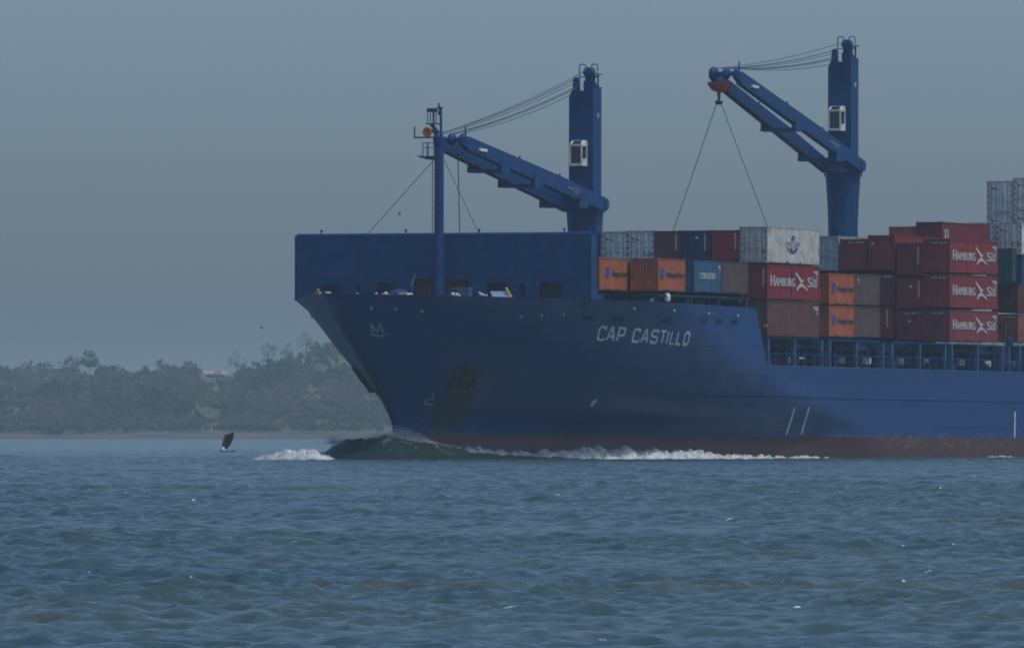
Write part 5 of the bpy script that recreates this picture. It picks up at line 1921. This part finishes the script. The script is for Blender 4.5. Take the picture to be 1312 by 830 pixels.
def far_tree(label, px, py_top, py_base, w_px, kind, n_=420, airy=False, D=None, group='trees standing out on the far hill'):
    if D is None:
        X, Y, g = at_px(px, py_base)
    else:
        Y = SHORE + D; X = (px - 656) * Y / FPX; g = float(ground(X, D))
    s = FPX / Y
    top = CAM_H + (HOR - py_top) / s
    h = max(3.0, top - g)
    r = w_px / s / 2
    root = empty('tree', None, (X, Y, g))
    tag(root, label, 'tree', group)
    rz = min(h * 0.42, r * 1.1)
    cz = h - rz
    mb = MB()
    mb.tube((0, 0, -0.4), (0.1, 0, cz), 0.28, M_bark, 0.14)
    for k in range(7):
        t = rng.uniform(0, 2 * math.pi)
        mb.tube((0.05, 0, cz * rng.uniform(0.55, 1.0)), (r * 0.75 * math.cos(t), r * 0.75 * math.sin(t), cz + rz * rng.uniform(-0.2, 0.6)), 0.12, M_bark, 0.04, n=5)
    mb.build('trunk', root)
    V = crown_quads((0, 0, cz), r, r, rz, n_ if not airy else n_ // 2, 0.34 if not airy else 0.26, 0.35, per=7 if not airy else 18, jit=0.09 if not airy else 0.15)
    fast_mesh('crown', V.reshape(-1, 3), np.arange(len(V) * 4).reshape(-1, 4), [LEAF[kind]], smooth=False, parent=root)


far_tree('tall dome-crowned tree, highest on the left skyline', 115, 449, 474, 24, 5, 900, D=760)
far_tree('wide grey-green tree just left of the tall dome-crowned one', 91, 455.5, 475, 27, 2, 700, D=765)
far_tree('dark low round tree left of the wide grey-green one', 58, 462, 476, 24, 5, 700, D=760)
far_tree('greyish low tree between the dark round one and the left picture edge', 30, 466, 477, 24, 2, 500, D=760)
far_tree('dark tree cut by the left picture edge on the skyline', 4, 468, 478, 26, 5, 600, D=758)
far_tree('low flat dark tree right of the tall dome-crowned one', 151, 465.5, 476, 24, 1, 500, D=760)
far_tree('thin bare-topped tree on the skyline above the long-roofed house', 303, 449, 470, 24, 2, 420, True, D=755)
far_tree('airy round-headed tree on the rising skyline left of the bow', 344, 437, 462, 24, 0, 620, True, D=765)
far_tree('small feathery tree right of the airy round-headed one', 368, 440, 460, 20, 1, 460, True, D=765)
far_tree('feathery tall tree nearest the bow on the skyline', 392, 423, 452, 28, 1, 700, True, D=770)
far_tree('bright yellow-green tree low on the slope under the house', 268, 503, 530, 34, 4, 800, group='trees on the far slope')
far_tree('dark tree directly below the long-roofed house', 286, 486, 503, 15, 5, 500, group='trees on the far slope')
far_tree('dark pointed tree on the slope left of the bare patch', 407, 482, 503, 18, 5, 500, group='trees on the far slope')
far_tree('dark bushy tree on the left half of the far slope', 72, 486, 505, 30, 5, 600, group='trees on the far slope')


def house():
    X, Y, g = at_px(276, 485)
    s = FPX / Y
    root = empty('house', None, (X, Y, g))
    tag(root, 'low house with long pale and reddish roof on the far hill', 'house')
    w = 29 / s / 2
    M_wall = paint((0.20, 0.19, 0.18), 0.8, 0.2, 0, 0, 'house_wall')
    M_roof = paint((0.30, 0.29, 0.26), 0.8, 0.2, 0.1, 0, 'pale_roof')
    M_roof2 = paint((0.24, 0.10, 0.08), 0.8, 0.2, 0, 0, 'red_roof')
    mb = MB()
    mb.box(-w * .85, w * .85, -2.2, 2.2, -0.8, 1.9, M_wall)
    wall = mb.build('wall', root)
    for x in (-w * .6, -w * .2, w * .25, w * .62):
        mb = MB(); mb.box(x - .45, x + .45, -2.26, -2.18, 0.3, 1.4, M_dark); mb.build('window', root)
    mb = MB()
    prof = [(-3.0, 1.75), (0, 3.1), (3.0, 1.75), (3.0, 1.9), (0, 3.3), (-3.0, 1.9)]
    mb.prism([(-w, y, z) for y, z in prof], (w * 0.9, 0, 0), M_roof)
    mb.prism([(-w * .1 + .01, y, z - .12) for y, z in prof], (w * 0.62, 0, 0), M_roof2)
    mb.prism([(w * .52 + .02, y, z - .25) for y, z in prof], (w * 0.5, 0, 0), M_roof)
    mb.build('roof', root)
    # a pale mast on the slope
    X, Y, g = at_px(388, 479)
    mb = MB()
    mb.tube((0, 0, -.3), (0, 0, 5.4), 0.16, M_mark, 0.10)
    mb.lathe((0, 0, 5.3), [(0.1, 0), (0.3, .1), (0.3, .3), (.05, .4)], M_mark, n=8)
    o = mb.build('pole'); o.location = (X, Y, g)
    tag(o, 'pale thin pole standing on the far slope near the bow', 'pole')
    for px, py, lb in ((18, 506, 'small pale-roofed shed at the left edge of the far slope'), (228, 521, 'tiny white hut among the scrub left of the yellow-green tree')):
        X, Y, g = at_px(px, py)
        root = empty('hut', None, (X, Y - 3, g + 0.6))
        tag(root, lb, 'hut')
        k = 1.5 if px == 18 else 0.55
        mb = MB(); mb.box(-k, k, -k * .7, k * .7, -1.2, k * 1.2, M_mark); mb.build('wall', root)
        mb = MB()
        mb.prism([(-k * 1.2, -k, k * 1.2), (-k * 1.2, 0, k * 1.75), (-k * 1.2, k, k * 1.2)], (k * 2.4, 0, 0), M_wall); mb.build('roof', root)
house()

# ---------------------------------------------------------------- small sailing canoe and birds
def canoe():
    py = 576.0
    Y = 1250.0
    s = FPX / Y
    X = (290.5 - 656) / s
    root = empty('sailing_canoe', None, (X, Y, 0.0))
    tag(root, 'tiny boat with a dark leaning sail on the open water left of the bow', 'sailboat')
    P = lambda px, pyy, dy=0.0: ((px - 290.5) / s, dy, CAM_H + (HOR - pyy) / s)
    M_sail = paint((0.006, 0.010, 0.018), 0.8, 0.3, 0, 0, 'dark_sailcloth')
    mb = MB()
    # belly of the sail as a curved sheet
    Lf = [(283.8, 574.5), (284.6, 569), (286.0, 563), (287.8, 557.2)]
    Rt = [(290.8, 575.0), (295.0, 570.0), (298.6, 563), (300.0, 553.6)]
    N = 8
    V = []
    for i in range(N + 1):
        t = i / N
        li = np.interp(t, np.linspace(0, 1, 4), [p[0] for p in Lf]), np.interp(t, np.linspace(0, 1, 4), [p[1] for p in Lf])
        ri = np.interp(t, np.linspace(0, 1, 4), [p[0] for p in Rt]), np.interp(t, np.linspace(0, 1, 4), [p[1] for p in Rt])
        for j in range(N + 1):
            u = j / N
            V.append(P(li[0] * (1 - u) + ri[0] * u, li[1] * (1 - u) + ri[1] * u, 0.35 * math.sin(math.pi * u)))
    F = [(i * (N + 1) + j, i * (N + 1) + j + 1, (i + 1) * (N + 1) + j + 1, (i + 1) * (N + 1) + j) for i in range(N) for j in range(N)]
    mb.add(V, F, M_sail)
    mb.add([(x, y + 0.03, z) for x, y, z in V], [f[::-1] for f in F], M_sail)
    mb.build('sail', root)
    mb = MB()
    mb.tube(P(286.5, 583), P(288.2, 556.5), 0.04, M_bark)
    mb.tube(P(287.8, 557.3), P(300.2, 553.4), 0.035, M_bark)
    mb.build('mast', root)
    mb = MB()
    prof = [(-0.8, 0.0, 0.24), (-0.6, .24, .16), (0, .32, .10), (0.7, .24, .16), (0.9, 0.0, .26)]
    ring = [(x, y, z) for x, y, z in prof] + [(x, -y, z) for x, y, z in prof[-2:0:-1]]
    bot = [(x * .8, y * .4, -0.25) for x, y, z in ring]
    n_ = len(ring)
    mb.add([(x, y - .1, z) for x, y, z in ring + bot], [(i, (i + 1) % n_, n_ + (i + 1) % n_, n_ + i) for i in range(n_)] + [tuple(range(n_, 2 * n_))], M_rust)
    mb.build('hull', root)
    mb = MB()
    mb.lathe(P(285.8, 575.6, -0.3), [(0.10, -.25), (0.22, -.1), (0.20, .15), (0.08, .28)], M_white, n=10)
    mb.build('bundle', root)
canoe()


def bird(label, px, py, Y, span):
    s = FPX / Y
    mb = MB()
    mb.lathe((0, 0, 0), [(0.02, -.30), (0.07, -.15), (0.09, 0.05), (0.06, 0.2), (0.02, 0.30)], M_dark, n=8, axis='y')
    for sg in (1, -1):
        mb.add([(sg * .05, -.12, .03), (sg * .05, .14, .03), (sg * span * .28, .10, .16), (sg * span * .5, -.10, .06), (sg * span * .26, -.12, .14),
                (sg * .05, -.12, .0), (sg * .05, .14, .0), (sg * span * .28, .10, .13), (sg * span * .5, -.10, .04), (sg * span * .26, -.12, .11)],
               [(0, 1, 2, 4), (4, 2, 3), (5, 9, 7, 6), (9, 8, 7), (0, 5, 6, 1), (1, 6, 7, 2), (2, 7, 8, 3), (3, 8, 9, 4), (4, 9, 5, 0)], M_dark)
    mb.add([(-.09, -.30, 0), (.09, -.30, 0), (.03, -.15, .02), (-.03, -.15, .02)], [(0, 1, 2, 3)], M_dark)
    o = mb.build('bird')
    o.location = ((px - 656) / s, Y, CAM_H + (HOR - py) / s)
    tag(o, label, 'bird', 'birds in the sky')
bird('tiny dark bird in the sky over the far hill', 335, 420, 1000, 0.3)
bird('tiny dark bird in the sky above the left end of the breakwater', 512, 274, 800, 0.28)

# ---------------------------------------------------------------- haze: the air between here and the far shore
mb = MB()
m = bpy.data.materials.new('haze_air')
m.use_nodes = True
n, l = m.node_tree.nodes, m.node_tree.links
n.remove(n['Principled BSDF'])
pv = n.new('ShaderNodeVolumePrincipled')
pv.inputs['Color'].default_value = (*HAZE_COLOR, 1)
pv.inputs['Density'].default_value = HAZE_DENSITY
l.new(pv.outputs[0], n['Material Output'].inputs['Volume'])
mb.box(-9800, 9800, -2600, 9800, -4.0, 56.0, m)
o = mb.build('haze')
tag(o, 'thin blue-grey sea haze', 'haze', kind='stuff')
